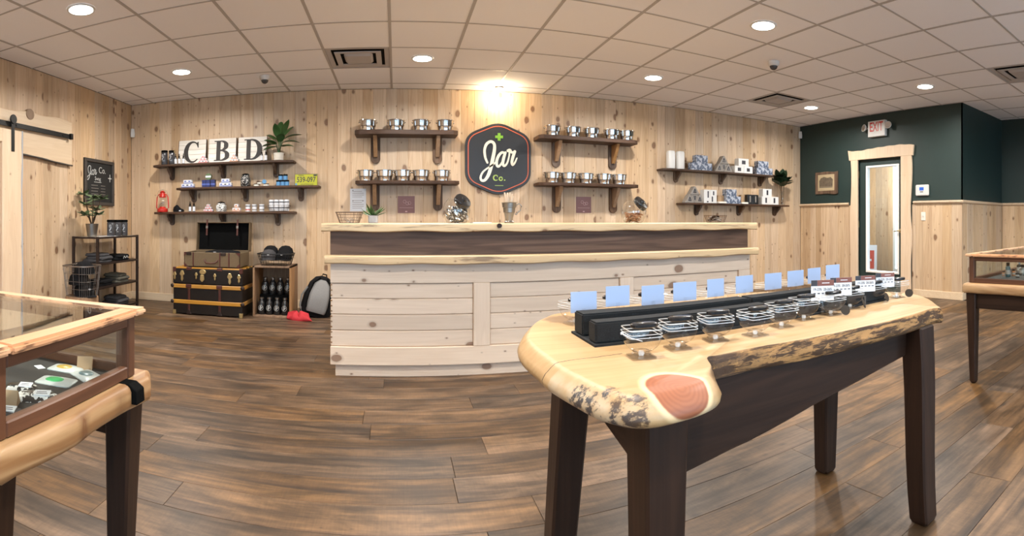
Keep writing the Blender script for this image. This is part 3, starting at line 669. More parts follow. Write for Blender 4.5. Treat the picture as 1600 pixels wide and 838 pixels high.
J = [(266, 478), (244, 425), (237, 350), (258, 290), (300, 264), (334, 285), (338, 340), (322, 430), (302, 520), (276, 600), (240, 652), (206, 655), (197, 622), (220, 572), (270, 530), (328, 492), (356, 462)]
wJ = [20, 24, 26, 28, 28, 28, 32, 36, 36, 34, 28, 24, 22, 18, 16, 15, 14]
A1 = [(448, 384), (418, 370), (384, 400), (362, 452), (362, 500), (382, 512), (412, 478), (440, 410)]
A2 = [(450, 372), (432, 430), (424, 484), (440, 506), (468, 478), (488, 410), (494, 352)]
R1 = [(478, 352), (497, 346), (512, 366), (534, 366), (548, 362)]; R2 = [(548, 358), (530, 410), (518, 462), (524, 494), (548, 472), (570, 424)]
def brush(mb, P, w_, n_, y0=-.044, y1=-.036): mb.ribbon([cp(*p) for p in P], [x*k_ for x in w_], y0, y1, n_)
g = MB(); brush(g, J, wJ, 90); g.build('script_letter', 'cream', sg)
g = MB(); brush(g, A1, [22, 24, 28, 28, 26, 24, 18, 16], 36, -.0441); brush(g, A2, [26, 30, 28, 24, 18, 16, 18], 36, -.0443); g.build('script_letter', 'cream', sg)
g = MB(); brush(g, R1, [30, 30, 24, 22, 24], 20, -.0445); brush(g, R2, [28, 30, 28, 24, 18, 12], 30, -.0447); g.build('script_letter', 'cream', sg)
x, z = cp(386, 214); g = MB().prism([(x+a*k_, z+b_*k_) for a, b_ in ((-14, 38), (14, 38), (14, 13), (40, 13), (40, -13), (14, -13), (14, -38), (-14, -38), (-14, -13), (-40, -13), (-40, 13), (-14, 13))], 'y', -.043, -.036); g.build('plus_emblem', 'signg', sg)
g = MB(); arc = [(352+24*cos(a), 628-26*sin(a)) for a in [radians(d) for d in range(50, 311, 20)]]; brush(g, arc, [6]+[9]*3+[13]*5+[9]*3+[6], 26); x, z = cp(369, 612); g.box(x-.003, x+.003, -.0442, -.036, z-.012, z+.008); g.build('serif_letter', 'limeg', sg)
g = MB(); arc = [(403+16*cos(a), 637-17*sin(a)) for a in [radians(d) for d in range(0, 361, 24)]]; brush(g, arc, [11]*16, 32, -.0443); g.build('serif_letter', 'limeg', sg)
g = MB(); g.disc(*cp(443, 650), 7*k_, -.043, -.036); g.build('full_stop', 'limeg', sg)
x, z = cp(386, 706); MB().box(x-.051, x+.051, -.042, -.036, z-.0028, z+.0028).build('underline', 'limeg', sg)

# ------------------------------------------------------------------ wall shelves
def shelf(x0, x1, z, depth, thick, label, brs, bh, bw, gw, tilt=0, live=False):
    t = thing('wall_shelf', label, 'shelf', ((x0+x1)/2, YB-.001, z))
    a = (x1-x0)/2; n = 24; wv_ = wavy(5, .018 if live else .006, int(x0*100+z*10) % 97); pf = [(-a+2*a*i/n, -depth+wv_(i/n)+(.035 if i in (0, n) else 0)) for i in range(n+1)]
    MB().prism([(a, 0), (-a, 0)]+pf, 'z', -thick, 0).build('board', 'shelf', t, bev=.005)
    for bx in brs:
        x = bx-(x0+x1)/2; q = [(x-bw/2, -thick), (x-bw/2, -bh+bw/2)]+[(x-bw/2*cos(pi*k/8), -bh+bw/2-bw/2*sin(pi*k/8)) for k in range(1, 8)]+[(x+bw/2, -bh+bw/2), (x+bw/2, -thick)]
        br = MB().prism(q, 'y', -.03, 0).build('bracket', 'bracket', t, bev=.003)
        hh = bh*.8; dd = depth*.78
        MB().prism([(-.03, -thick), (-dd, -thick), (-dd*.93, -thick-.035), (-.055, -hh), (-.03, -hh)], 'x', x-gw/2, x+gw/2).build('gusset', 'gusset' if live else 'bracket', br, bev=.004)
    return t
YI = 6.0  # where small goods stand on shelves
S1 = 1.768; S2 = 1.468; S3 = 1.165
shelf(xw(238, 5.93), xw(458, 5.93), S1, .21, .028, 'dark shelf holding the lettered signs, top of the three', [xw(p, YB) for p in (270, 350, 432)], .19, .065, .03)
shelf(xw(274, 5.93), xw(498, 5.93), S2, .21, .028, 'dark shelf carrying the yellow licence plate, middle of the three', [xw(p, YB) for p in (304, 385, 471)], .18, .065, .03)
shelf(xw(239, 5.93), xw(459, 5.93), S3, .21, .028, 'dark shelf carrying the red lantern, lowest of the three', [xw(p, YB) for p in (270, 350, 435)], .17, .065, .03)
ML1, ML2, MR1, MR2 = 2.09, 1.512, 2.075, 1.512
shelf(xw(554, 5.88), xw(716, 5.88), ML1, .27, .055, 'live-edge dark shelf with four steel pots, upper left of the hexagonal sign', [xw(p, YB) for p in (587, 683)], .36, .11, .045, live=True)
shelf(xw(555, 5.88), xw(718, 5.88), ML2, .27, .04, 'live-edge dark shelf with five steel pots, lower left of the hexagonal sign', [xw(p, YB) for p in (586, 684)], .34, .11, .045, live=True)
shelf(xw(842, 5.88), xw(997, 5.88), MR1, .27, .05, 'live-edge dark shelf with five steel pots, upper right of the hexagonal sign', [xw(p, YB) for p in (868, 956)], .36, .11, .045, live=True)
shelf(xw(842, 5.88), xw(998, 5.88), MR2, .27, .04, 'live-edge dark shelf with five steel pots, lower right of the hexagonal sign', [xw(p, YB) for p in (869, 957)], .36, .11, .045, live=True)
R1z, R2z = 1.752, 1.30
shelf(xw(1037, 5.93), xw(1213, 5.93), R1z, .2, .025, 'thin dark shelf of boxed goods beside the green wall, upper one', [xw(p, YB) for p in (1055, 1125, 1186)], .17, .07, .03)
shelf(xw(1068, 5.93), xw(1236, 5.93), R2z, .2, .025, 'thin dark shelf holding the glass vase, lower one by the green wall', [xw(p, YB) for p in (1087, 1153, 1209)], .17, .07, .03)
# steel pots
def steel_pot():
    t = thing('steel_pot', '', 'pot')
    MB().lathe([(.076, 0), (.082, .004), (.085, .048), (.087, .052), (.093, .055), (.098, .114), (.106, .117), (.106, .125), (.098, .127), (.094, .116), (.087, .06), (.075, .01)], n=28, cap=True).build('body', 'steel', t, smooth_=35)
    for s_ in (-1, 1): MB().tube([(s_*.096, -.018, .090), (s_*.106, -.014, .102), (s_*.109, 0, .104), (s_*.106, .014, .102), (s_*.096, .018, .090)], .0035, 6).build('handle', 'steel', t, smooth_=60)
    return t
p0 = steel_pot(); used = False
for xs, z, where in (((575, 619, 658, 695.5), ML1, 'upper shelf left of the sign'), ((571, 601, 629, 658, 690), ML2, 'lower shelf left of the sign'),
                     ((863, 895, 924, 955, 979), MR1, 'upper shelf right of the sign'), ((862, 888, 915, 943, 967), MR2, 'lower shelf right of the sign')):
    for k, px in enumerate(xs):
        lab = 'shiny steel pot, %s from the left on the %s' % (ordn(k), where); loc = (xw(px, 5.98), 5.98, z)
        if not used: p0['label'] = lab; p0.location = loc; p0['group'] = 'steel pots beside the hexagonal sign'; used = True; p0.rotation_euler.z = .1
        else: dup(p0, lab, loc, random.uniform(-.2, .2))

# ------------------------------------------------------------------ small goods
def bottle_dropper(h=.13, r=.017):
    t = thing('dropper_bottle', '', 'bottle')
    MB().lathe([(r, 0), (r, h*.55), (r*.5, h*.66), (r*.5, h*.68)], n=14).build('body', 'blackg', t, smooth_=40)
    MB().lathe([(r*1.03, h*.06), (r*1.03, h*.5)], n=14).build('paper_label', 'card', t, smooth_=40)
    MB().lathe([(r*.6, h*.66), (r*.6, h*.78), (r*.28, h*.8), (r*.25, h), (r*.1, h*1.01)], n=10).build('dropper_cap', 'black', t, smooth_=40); return t
db = bottle_dropper(); first = True
for grp, lst in (('dropper bottles by the C sign', ((274.5, S1, 'left'), (280, S1, 'middle'), (286.5, S1, 'right'))), ('dropper bottles by the D sign', ((409, S1, 'left'), (415.5, S1, 'right'))), ('dropper bottles on the lantern shelf', ((297, S3, 'left'), (303, S3, 'right')))):
    for px, z, side in lst:
        lab = {'dropper bottles by the C sign': '%s one of three small white-labelled dropper bottles before the C sign', 'dropper bottles by the D sign': '%s one of two white-labelled dropper bottles before the D sign', 'dropper bottles on the lantern shelf': '%s one of two dropper bottles on the shelf with the red lantern'}[grp] % side
        loc = (xw(px, 5.97), 5.97, z)
        if first: db['label'] = lab; db.location = loc; db['group'] = grp; first = False
        else: dup(db, lab, loc, 0, grp)
def dark_jar(h=.18, r=.036, lab='', loc=(0, 0, 0), grp=None, ring=False):
    t = thing('swing_top_jar', lab, 'jar', loc, 0, grp)
    MB().lathe([(r*.9, 0), (r, .008), (r, h*.8), (r*.85, h*.86)], n=18).build('glass_body', MT['lensb'], t, smooth_=40)
    MB().lathe([(r*.97, h*.86), (r*1.0, h*.88), (r*1.0, h*.96), (r*.9, h)], n=18).build('lid', 'black', t, smooth_=40)
    g_ = MB(); w_ = r*.03
    g_.ribbon([(-.010, .10), (-.014, .125), (0, .13), (.002, .10), (-.006, .07), (-.014, .065), (-.006, .085), (.012, .10)], .003, -r*1.06, -r*.7, 24); g_.ribbon([(-.012, .05), (.012, .05)], .003, -r*1.06, -r*.7); g_.build('printed_logo', 'card', t)
    if ring: MB().tube([(r*.9+.018+.018*cos(a), -.01, h*.93+.018*sin(a)) for a in [2*pi*k/12 for k in range(12)]], .003, 5, True).build('wire_loop', 'brass', t)
    return t
dj = dark_jar(.185, .042, 'dark lidded bottle at the end of the lettered-sign shelf, outer one', (xw(257, 5.98), 5.98, S1), 'dark bottles on the sign shelf')
dark_jar(.18, .04, 'dark lidded bottle with a wire loop beside the dropper bottles', (xw(268.5, 5.99), 5.99, S1), 'dark bottles on the sign shelf', True)
# lettered signs
def letter_sign(ch, px0, px1, lab, tilt):
    x0, x1 = xw(px0, 6.06), xw(px1, 6.06); wd = x1-x0; hh = .315
    t = thing('letter_sign', lab, 'sign', ((x0+x1)/2, 6.045, S1), 0, 'lettered plank signs'); t.rotation_euler = (-.12, 0, 0)
    for k in range(5): MB().box(-wd/2, wd/2, 0, .018, k*hh/5, (k+1)*hh/5-.002).build('plank', 'sign', t, bev=.002)
    MB().box(-wd/2-.004, -wd/2, -.001, .03, 0, hh).build('side_edge', 'bracket', t); MB().box(wd/2, wd/2+.004, -.001, .03, 0, hh).build('side_edge', 'bracket', t)
    g_ = MB(); s_ = .131; zc = hh/2
    def P(a, b_): return (a*s_, zc+b_*s_)
    def bar(a0, a1, b0, b1): q0, q1 = P(a0, b0), P(a1, b1); g_.box(q0[0], q1[0], -.004, .001, q0[1], q1[1])
    if ch == 'C':
        arc = [P(.08+.72*cos(radians(d)), .98*sin(radians(d))) for d in (48, 75, 105, 140, 180, 220, 255, 285, 312)]
        g_.ribbon(arc, [s_*v for v in (.13, .13, .20, .38, .47, .38, .20, .13, .09)], -.004, .001, 40)
        g_.prism([P(.56, .98), P(.64, .98), P(.66, .42), P(.58, .42), P(.42, .80)], 'y', -.0043, .001)
    else:
        bar(-.56, -.16, -.96, .96); bar(-.78, .0, .88, .97); bar(-.78, .0, -.97, -.88)
        if ch == 'D':
            arc = [P(-.1+.82*cos(radians(d))*1., .925*sin(radians(d))) for d in (100, 80, 55, 25, 0, -25, -55, -80, -100)]
            g_.ribbon(arc, [s_*v for v in (.12, .14, .26, .44, .50, .44, .26, .14, .12)], -.0043, .001, 36, True)
        else:
            for zc_, rr, rx in ((.49, .44, .50), (-.46, .47, .62)):
                arc = [P(-.1+rx*cos(radians(d)), zc_+rr*sin(radians(d))) for d in (110, 80, 45, 15, -15, -45, -80, -110)]
                g_.ribbon(arc, [s_*v for v in (.12, .12, .26, .44, .44, .26, .12, .12)], -.0043-.0002*(zc_ > 0), .001, 32, True)
    g_.build('letter', 'letter', t)
letter_sign('C', 279, 321.5, 'white plank sign painted with a charcoal letter C', 0)
letter_sign('B', 325.5, 368.5, 'white plank sign painted with a charcoal letter B', 0)
letter_sign('D', 372, 416.5, 'white plank sign painted with a charcoal letter D', 0)
def sbox(name, lab, cat, x, y, z, wd, dp, hh, mat, grp=None, stripe=None, smat=None, windows=(), wm='ink', rz=0):
    t = thing(name, lab, cat, (x, y, z), rz, grp)
    MB().box(-wd/2, wd/2, -dp/2, dp/2, 0, hh).build('carton', mat, t, bev=.0015)
    if stripe: MB().box(-wd/2-.0006, wd/2+.0006, -dp/2-.0008, dp/2, stripe[0]*hh, stripe[1]*hh).build('printed_band', smat, t)
    for (a, b_, c, d) in windows: MB().box(a*wd, b_*wd, -dp/2-.0012, -dp/2+.001, c*hh, d*hh).build('printed_mark', wm, t)
    return t
def pyramid(px, z, wtot_px, rows, hrow, band, what, where, Y=5.96, name='small_carton', cat='box'):
    X = xw(px, Y); wt = xw(px+wtot_px/2, Y)-xw(px-wtot_px/2, Y); nmax = rows[0]; wd = wt/nmax
    for r, nn in enumerate(rows):
        for c in range(nn):
            xx = X+(c-(nn-1)/2)*wd
            pos = 'top one' if nn == 1 else (('left', 'right') if nn == 2 else ('left', 'middle', 'right'))[c]+(', bottom row' if r == 0 else ', second row')
            sbox(name, '%s, %s, %s' % (what, pos, where), cat, xx, Y, z+r*hrow, wd*.97, .05, hrow-.001, 'card', 'cartons '+where, (.08, .28), band, [(-.25, .25, .45, .75)], 'ink' if (c == 1 and nn == 3) else band)
pyramid(318, S1, 15, (3, 2, 1), .03, 'redp', 'white carton with red print', 'before the gap between C and B')
pyramid(366, S1, 13, (3, 2, 1), .031, 'orangep', 'white carton with orange print', 'between the B and D signs')
pyramid(294, S2, 19, (3, 2), .048, 'bluep', 'white carton with violet-blue band', 'near end of licence plate shelf')
pyramid(353, S2, 19, (3, 2), .048, 'bluep', 'white carton with blue band', 'between navy boxes and clasp jar')
pyramid(326, S3, 14, (3, 2, 1), .03, 'redp', 'white and brown printed carton', 'beside dropper bottles, lantern shelf')
pyramid(370, S3, 12, (2, 1), .045, 'orangep', 'white carton with orange band', 'between black jar and striped tins')
for k, px in enumerate((319.5, 326, 333.5)): sbox('navy_carton', 'navy carton, %s of three under the round tin' % ('left', 'middle', 'right')[k], 'box', xw(px, 5.97), 5.97, S2, .052, .05, .088, 'navy', 'navy cartons under the round tin', (.3, .5), 'bluep')
t = thing('round_tin', 'pale round tin with white label standing on the navy cartons', 'tin', (xw(326, 5.97), 5.97, S2+.088)); MB().lathe([(.04, 0), (.04, .03)], n=24).move(Matrix.Translation((0, .015, .041)) @ Matrix.Rotation(pi/2, 4, 'X')).build('body', 'leafg', t, smooth_=40); MB().box(-.036, .036, -.0175, -.012, .03, .052).build('paper_label', 'card', t)
def candy_jar(lab, X, Y, z, r, h, fill):
    t = thing('swing_top_jar', lab, 'jar', (X, Y, z))
    MB().loft([superring(r*.9, 0, 4), superring(r, .01, 4), superring(r, h*.62, 4), superring(r*.7, h*.8, 3), superring(r*.72, h*.86, 3)]).build('glass_body', fill, t, smooth_=50)
    MB().lathe([(r*.78, h*.86), (r*.82, h*.9), (r*.6, h*.97), (r*.15, h)], n=18).build('lid', 'black', t, smooth_=40)
    MB().tube([(-r*.8, -.01, h*.7), (-r*.98, -.01, h*.86), (0, -.012, h*.98), (r*.98, -.01, h*.86), (r*.8, -.01, h*.7)], .003, 5).build('wire_clasp', 'wireg', t)
candy_jar('black and silver filled jar with wire clasp on the licence plate shelf', xw(384, 5.97), 5.97, S2, .056, .155, 'confetti')
candy_jar('black jar of monochrome packets with wire clasp on the lantern shelf', xw(346, 5.97), 5.97, S3, .058, .12, 'zebra')
def tin(lab, X, Y, z, r, h, mat, grp=None, side=False):
    t = thing('round_tin', lab, 'tin', (X, Y, z), 0, grp)
    a = MB().lathe([(r, 0), (r, h*.72)], n=20); b_ = MB().lathe([(r*1.04, h*.72), (r*1.04, h)], n=20)
    if side:
        for q in (a, b_): q.move(Matrix.Translation((0, h/2, r*1.04)) @ Matrix.Rotation(pi/2, 4, 'X'))
    a.build('body', mat, t, smooth_=40); b_.build('lid', 'black' if not side else mat, t, smooth_=40)
for k, (px, dz) in enumerate(((401, 0), (406, .026), (416, 0))): tin(('flat black-lidded tin beside the swing-top jar', 'flat black-lidded tin stacked upon its neighbour', 'flat black-lidded tin under the round blue-faced tin')[k], xw(px, 5.97), 5.97, S2+dz*(1.0 if k != 1 else 1.0), .034, .026, 'potw', 'flat black-lidded tins')
tin('small tin standing on edge with a round blue face', xw(413.5, 5.97), 5.96, S2+.027, .024, .02, 'blue', side=True)
for k, (px, dz) in enumerate(((435, 0), (442, 0), (448.5, 0), (438.5, .068), (446, .068))): tin('blue tin with black lid, %s' % ('left one of the bottom three', 'middle one of the bottom three', 'right one of the bottom three', 'left one of the upper two', 'right one of the upper two')[k], xw(px, 5.98), 5.98, S2+dz, .026, .066, 'blue', 'blue tins stacked by the licence plate')
# licence plate
x0, x1 = xw(460, 6.02), xw(496.5, 6.02); t = thing('licence_plate', 'yellow-green licence plate reading 539-097 leaning on the wall', 'licence plate', ((x0+x1)/2, 6.02, S2)); t.rotation_euler = (-.1, 0, 0)
wd = (x1-x0)*.98; MB().prism(roundhex(wd/2, .07, .001) if False else [(-wd/2, 0), (wd/2, 0), (wd/2, .14), (-wd/2, .14)], 'y', 0, .003).build('plate', 'ink', t)
MB().box(-wd/2+.004, wd/2-.004, -.001, .001, .004, .136).build('plate_face', 'lime', t)
text('539-097', .088, 'ink', t, face(0, -.0015, .070), off=.001, sx=.78); text('MAINE', .022, 'ink', t, face(-wd*.22, -.0015, .122)); text('VACATIONLAND', .020, 'ink', t, face(0.01, -.0015, .016))
MB().box(-wd/2+.008, -wd/2+.03, -.002, 0, .008, .03).build('sticker', 'blue', t); MB().box(wd/2-.05, wd/2-.01, -.002, 0, .115, .133).build('sticker', 'ink', t)
# red lantern
def lantern(X, Y, z):
    t = thing('lantern', 'red hurricane lantern with glass globe at the shelf end', 'lantern', (X, Y, z)); t.scale = (1.15, 1.15, 1.1)
    MB().lathe([(.058, 0), (.062, .01), (.060, .035), (.035, .05), (.03, .062)], n=20).build('fuel_tank', 'red', t, smooth_=40)
    MB().lathe([(.028, .062), (.044, .09), (.046, .12), (.034, .16), (.03, .17)], n=20, cap=False).build('globe', 'jarg', t, smooth_=60)
    MB().lathe([(.036, .168), (.04, .178), (.032, .2), (.026, .225), (.034, .232), (.01, .25)], n=20).build('chimney_cap', 'red', t, smooth_=40)
    for s_ in (-1, 1): MB().tube([(s_*.05, 0, .03), (s_*.074, 0, .05), (s_*.072, 0, .11), (s_*.066, 0, .175), (s_*.05, 0, .2), (s_*.02, 0, .215)], .0065, 8).build('side_tube', 'red', t, smooth_=60)
    MB().tube([(-.03, -.0, .085), (0, -.046, .1), (.03, -.0, .12)], .002, 5).tube([(-.07, 0, .19), (-.05, .0, .245), (0, .0, .262), (.05, .0, .245), (.07, 0, .19)], .002, 5).build('wire_guard', 'wireg', t)
lantern(xw(254, 5.98), 5.98, S3)
t = thing('black_beanie', 'black crumpled knit cap lying beside the red lantern', 'hat', (xw(279, 5.97), 5.97, S3)); rnd = random.Random(4)
g = MB(); g.loft([[((.074+.012*rnd.uniform(-1, 1))*s_*cos(2*pi*i/18)*1., (.05)*s_*sin(2*pi*i/18), z_*(1+.4*cos(2*pi*i/18+2.4))) for i in range(18)] for s_, z_ in ((.95, 0), (1, .018), (.8, .045), (.35, .065))]); g.build('body', 'clothd', t, smooth_=60)
MB().box(.03, .055, -.055, -.045, .008, .02).build('paper_label', 'card', t)
for k, px in enumerate((387.5, 397.5, 409)):
    t = thing('striped_tin', 'white and grey striped tin, %s of three on the lantern shelf' % ('left', 'middle', 'right')[k], 'tin', (xw(px, 5.98), 5.98, S3), 0, 'striped tins'); MB().lathe([(.03, 0), (.03, .085)], n=18).build('body', 'card', t, smooth_=40)
    MB().lathe([(.0305, .015), (.0305, .028)], n=18).build('printed_band', 'redp' if k < 1 else 'grey', t); MB().lathe([(.0305, .06), (.0305, .07)], n=18).build('printed_band', 'ink', t)
def basket(name, lab, X, Y, z, w0, d0, w1, d1, h, mat='wire', nw=22, rz=0, rim=.003, mesh=.0013):
    t = thing(name, lab, 'basket', (X, Y, z), rz); n = 32
    MB().tube([superring(w1, h, 4, n, d1)[i] for i in range(n)], rim, 6, True).build('rim', mat, t, smooth_=60)
    g_ = MB()
    for f in (.0, .25, .5, .75):
        g_.tube(superring(w0+(w1-w0)*f, .002+f*h, 4, n, d0+(d1-d0)*f), mesh, 4, True)
    b0 = superring(w0, .002, 4, nw, d0); b1 = superring(w1, h, 4, nw, d1)
    for p, q in zip(b0, b1): g_.tube([p, q], mesh, 4)
    for k in range(1, 8): u = -1+k/4; g_.tube([(u*w0*.95, -d0*.9, .002), (u*w0*.95, d0*.9, .002)], mesh, 4)
    g_.build('wire_mesh', mat, t, kind='stuff'); return t
bk = basket('wire_basket', 'wire basket of white rolled packets at the end of the lantern shelf', xw(436, 5.98), 5.98, S3, .11, .06, .135, .075, .07, 'wireg')
for k in range(4):
    for r in range(2):
        t = thing('rolled_packet', 'white rolled packet with black print, %s of the %s row in the basket' % (ordn(k), ('lower', 'upper')[r]), 'packet', (xw(436, 5.98)+(k-1.5)*.062, 5.98, S3+.006+r*.068), 0, 'white rolled packets in the basket')
        MB().lathe([(.028, 0), (.03, .01), (.03, .055), (.026, .065)], n=14).build('body', 'card', t, smooth_=40); MB().lathe([(.0305, .03), (.0305, .042)], n=14, cap=False).build('printed_band', 'ink', t)
# potted plants
def leaf(mb, base, yaw, pitch, ln, wd, bend=.6, n=5, fold=.15):
    """a pointed blade that starts at base and arches over"""
    p = Vector(base); d = Vector((cos(yaw)*cos(pitch), sin(yaw)*cos(pitch), sin(pitch))); side = Vector((-sin(yaw), cos(yaw), 0)); st_ = ln/n; vs = []; fs = []
    for i in range(n+1):
        u = i/n; w_ = wd*sin(pi*min(1, u*.86+.12))**.8*(1 if i < n else .05); up = side.cross(d).normalized()
        vs += [tuple(p-side*w_/2+up*w_*fold), tuple(p), tuple(p+side*w_/2+up*w_*fold)]
        d = (d+Vector((0, 0, -bend/n))).normalized(); p = p+d*st_
    for i in range(n): o = 3*i; fs += [(o, o+1, o+4, o+3), (o+1, o+2, o+5, o+4)]
    mb.add(vs, fs); return mb
t = thing('potted_peace_lily', 'leafy green plant in a white ribbed pot beside the D sign', 'plant', (xw(435.5, 5.98), 5.98, S1))
MB().lathe([(.05, 0), (.055, .004), (.058, .018), (.055, .022), (.06, .04), (.057, .044), (.061, .062), (.058, .066), (.063, .086), (.055, .09)], n=24).build('pot', 'potw', t, smooth_=35)
rnd = random.Random(11); g = MB()
for (yw, pt, ln, wd, zz) in ((2.9, .5, .20, .10, .20), (2.4, .9, .22, .10, .26), (1.6, 1.3, .22, .085, .32), (.9, 1.1, .22, .09, .30), (.35, .8, .24, .10, .26), (.1, .55, .22, .09, .22), (-1.2, .9, .20, .10, .22), (3.4, .3, .18, .11, .17), (-.4, .5, .20, .10, .17), (-2.2, .7, .20, .11, .20), (-1.6, 1.2, .2, .09, .27), (-.8, 1.2, .22, .08, .30)):
    bx0 = (zz-.08)*.35; p1 = (bx0*cos(yw), bx0*.6*sin(yw), zz); g.tube([(.01*cos(yw), .01*sin(yw), .08), (p1[0]*.5, p1[1]*.5, zz*.6+.03), p1], .0035, 5)
    mb = MB(); leaf(mb, p1, yw, pt, ln, wd, 1.1, 6); mb.build('leaf', 'leaf', t, smooth_=80)
g.build('stems', 'leaf', t)
# succulents on the counter
CZ = 1.038
t = thing('potted_aloe', 'spiky green succulent in a small grey concrete pot on the counter', 'plant', (xw(583, 3.75), 3.75, CZ))
MB().lathe([(.032, 0), (.036, .004), (.038, .055), (.033, .055), (.03, .045)], n=8).build('pot', 'pot', t)
for k in range(16): a = k*2.4; mb = MB(); leaf(mb, (0, 0, .048), a, .45+.06*(k % 9), .105+.01*(k % 4), .022, .25, 4, .3); mb.build('leaf', 'leaf', t, smooth_=80)

basket('wire_basket', 'low wire basket of coins on the counter beside the succulent', xw(546, 3.72), 3.72, CZ, .07, .045, .098, .06, .078)
for k in range(9):
    a = k*2.2; tag(MB().lathe([(.016, 0), (.016, .003)], (0, 0, 0), 14).build('metal_disc', 'tin'), 'flat metal disc lying in the wire basket beside the succulent', 'disc', 'metal discs in the basket', (xw(546, 3.72)+.035*cos(a)*(.4+.07*k), 3.72+.02*sin(a), CZ+.004+.0035*k))
basket('wire_basket', 'low wire basket of wrapped sticks at the right end of the counter', xw(1118, 3.72), 3.72, CZ, .075, .045, .1, .06, .062)
rnd = random.Random(3)
for k in range(9):
    t = tag(MB().tube([(-.05, 0, 0), (-.02, .004, .008), (.02, 0, .01), (.05, 0, 0)], .006, 6).build('wrapped_stick', ('tin', 'grey', 'black')[k % 3], smooth_=60), 'thin wrapped stick lying in the basket at the counter end', 'stick', 'wrapped sticks in the basket', (xw(1118, 3.72)+rnd.uniform(-.02, .02), 3.72+rnd.uniform(-.015, .015), CZ+.009+.005*k), rnd.uniform(-.4, .4))
def fishbowl(lab, px, lidside, fill, pieces):
    t = thing('glass_candy_jar', lab, 'jar', (xw(px, 3.74), 3.74, CZ)); t.scale = (1.08,)*3
    MB().lathe([(.055, .0), (.072, .006), (.09, .04), (.095, .085), (.088, .125), (.06, .16), (.052, .165)], n=32, cap=False).build('glass_bowl', 'bowl', t, smooth_=60)
    MB().lathe([(.054, .0), (.054, .003)], n=32).build('glass_foot', 'solid', t, smooth_=60)
    M = Matrix.Translation((lidside*.034, -.040, .140)) @ Matrix.Rotation(radians(38)*lidside, 4, 'Y') @ Matrix.Rotation(radians(38), 4, 'X')
    MB().lathe([(.058, -.012), (.060, .014), (.055, .022), (.022, .026), (.018, .036), (.006, .038)], n=24).move(M).build('lid', 'blackg', t, smooth_=40)
    return t
rnd = random.Random(5)
fb = fishbowl('round glass jar of black and silver sweets with slanted black lid', 713, 1, None, None)
for k in range(150):
    while True:
        p = Vector((rnd.uniform(-1, 1), rnd.uniform(-1, 1), rnd.uniform(-1, 1)))
        if .45 < p.length < 1: break
    o = link('wrapped_sweet', bpy.data.meshes['sweet'] if 'sweet' in bpy.data.meshes else None, None) if False else None
    if k == 0:
        o = MB().sphere((0, 0, 0), .0155, 8, sx=1.4).build('wrapped_sweet', 'confetti', smooth_=60); sweet = o.data
        o2 = MB().sphere((0, 0, 0), .0155, 8, sx=1.4).build('wrapped_sweet', 'steel', smooth_=60); sweet2 = o2.data; bpy.data.objects.remove(o2); bpy.data.objects.remove(o)
    o = link('wrapped_sweet', sweet if k % 6 else sweet2)
    tag(o, 'black and silver wrapped sweet inside the round glass jar', 'sweet', 'sweets in the round glass jar', (fb.location.x+p.x*.074, 3.74+p.y*.074, CZ+.066+p.z*.056), rnd.uniform(0, 3)); o.rotation_euler = (rnd.random()*3, rnd.random()*3, rnd.random()*3)
fb = fishbowl('round glass jar of brown sticks with a slanted black lid', 990, 1, None, None)
for k in range(60):
    if k == 0: o = MB().tube([(-.028, 0, 0), (.028, 0, 0)], .0065, 6).build('brown_stick', 'amber', smooth_=60); stk = o.data; bpy.data.objects.remove(o)
    a = rnd.random()*6.28; q = sqrt(rnd.random())*.062; o = link('brown_stick', stk); zz = rnd.uniform(.012, .075)
    tag(o, 'brown stick among the sticks inside the round glass jar', 'stick', 'brown sticks in the round glass jar', (fb.location.x+q*cos(a)*min(1, .6+zz*5), 3.74+q*sin(a)*min(1, .6+zz*5), CZ+zz)); o.rotation_euler = (0, rnd.uniform(-.5, .5), rnd.uniform(0, 3.1))
# measuring tankard with rolls
t = thing('tin_tankard', 'tapered tin tankard with curled handle holding paper rolls', 'tankard', (xw(795.5, 3.72), 3.72, CZ)); t.scale = (1.25, 1.25, 1.25)
MB().lathe([(.028, 0), (.030, .006), (.022, .014), (.024, .03), (.030, .06), (.034, .062), (.036, .09), (.040, .092), (.043, .118), (.047, .121), (.043, .122), (.036, .09), (.022, .035)], n=28).build('body', 'tin', t, smooth_=35)
MB().tube([(.040, 0, .105), (.062, 0, .115), (.075, 0, .1), (.068, 0, .075), (.05, 0, .06), (.044, 0, .05), (.034, 0, .055)], .004, 8).build('handle', 'tin', t, smooth_=60)
for k in range(12):
    a = k*2.4; q = .006+.0025*k; dx, dy = q*cos(a), q*sin(a)
    o = MB().tube([(0, 0, 0), (dx*.6, dy*.6, .09)], [.0035, .006], 8).build('paper_roll', 'roll', smooth_=40)
    tag(o, 'paper roll standing in the tapered tin tankard', 'paper roll', 'paper rolls in the tankard', (t.location.x+dx*.6, 3.72+dy*.6, CZ+.135-.015*(k % 3)))
tag(MB().box(-.07, .07, -.05, .05, 0, .006).build('paper_pad', 'card'), 'thin white paper pad lying on the counter beside the sweets jar', 'pad', loc=(xw(751, 3.75), 3.75, CZ), rz=.1)
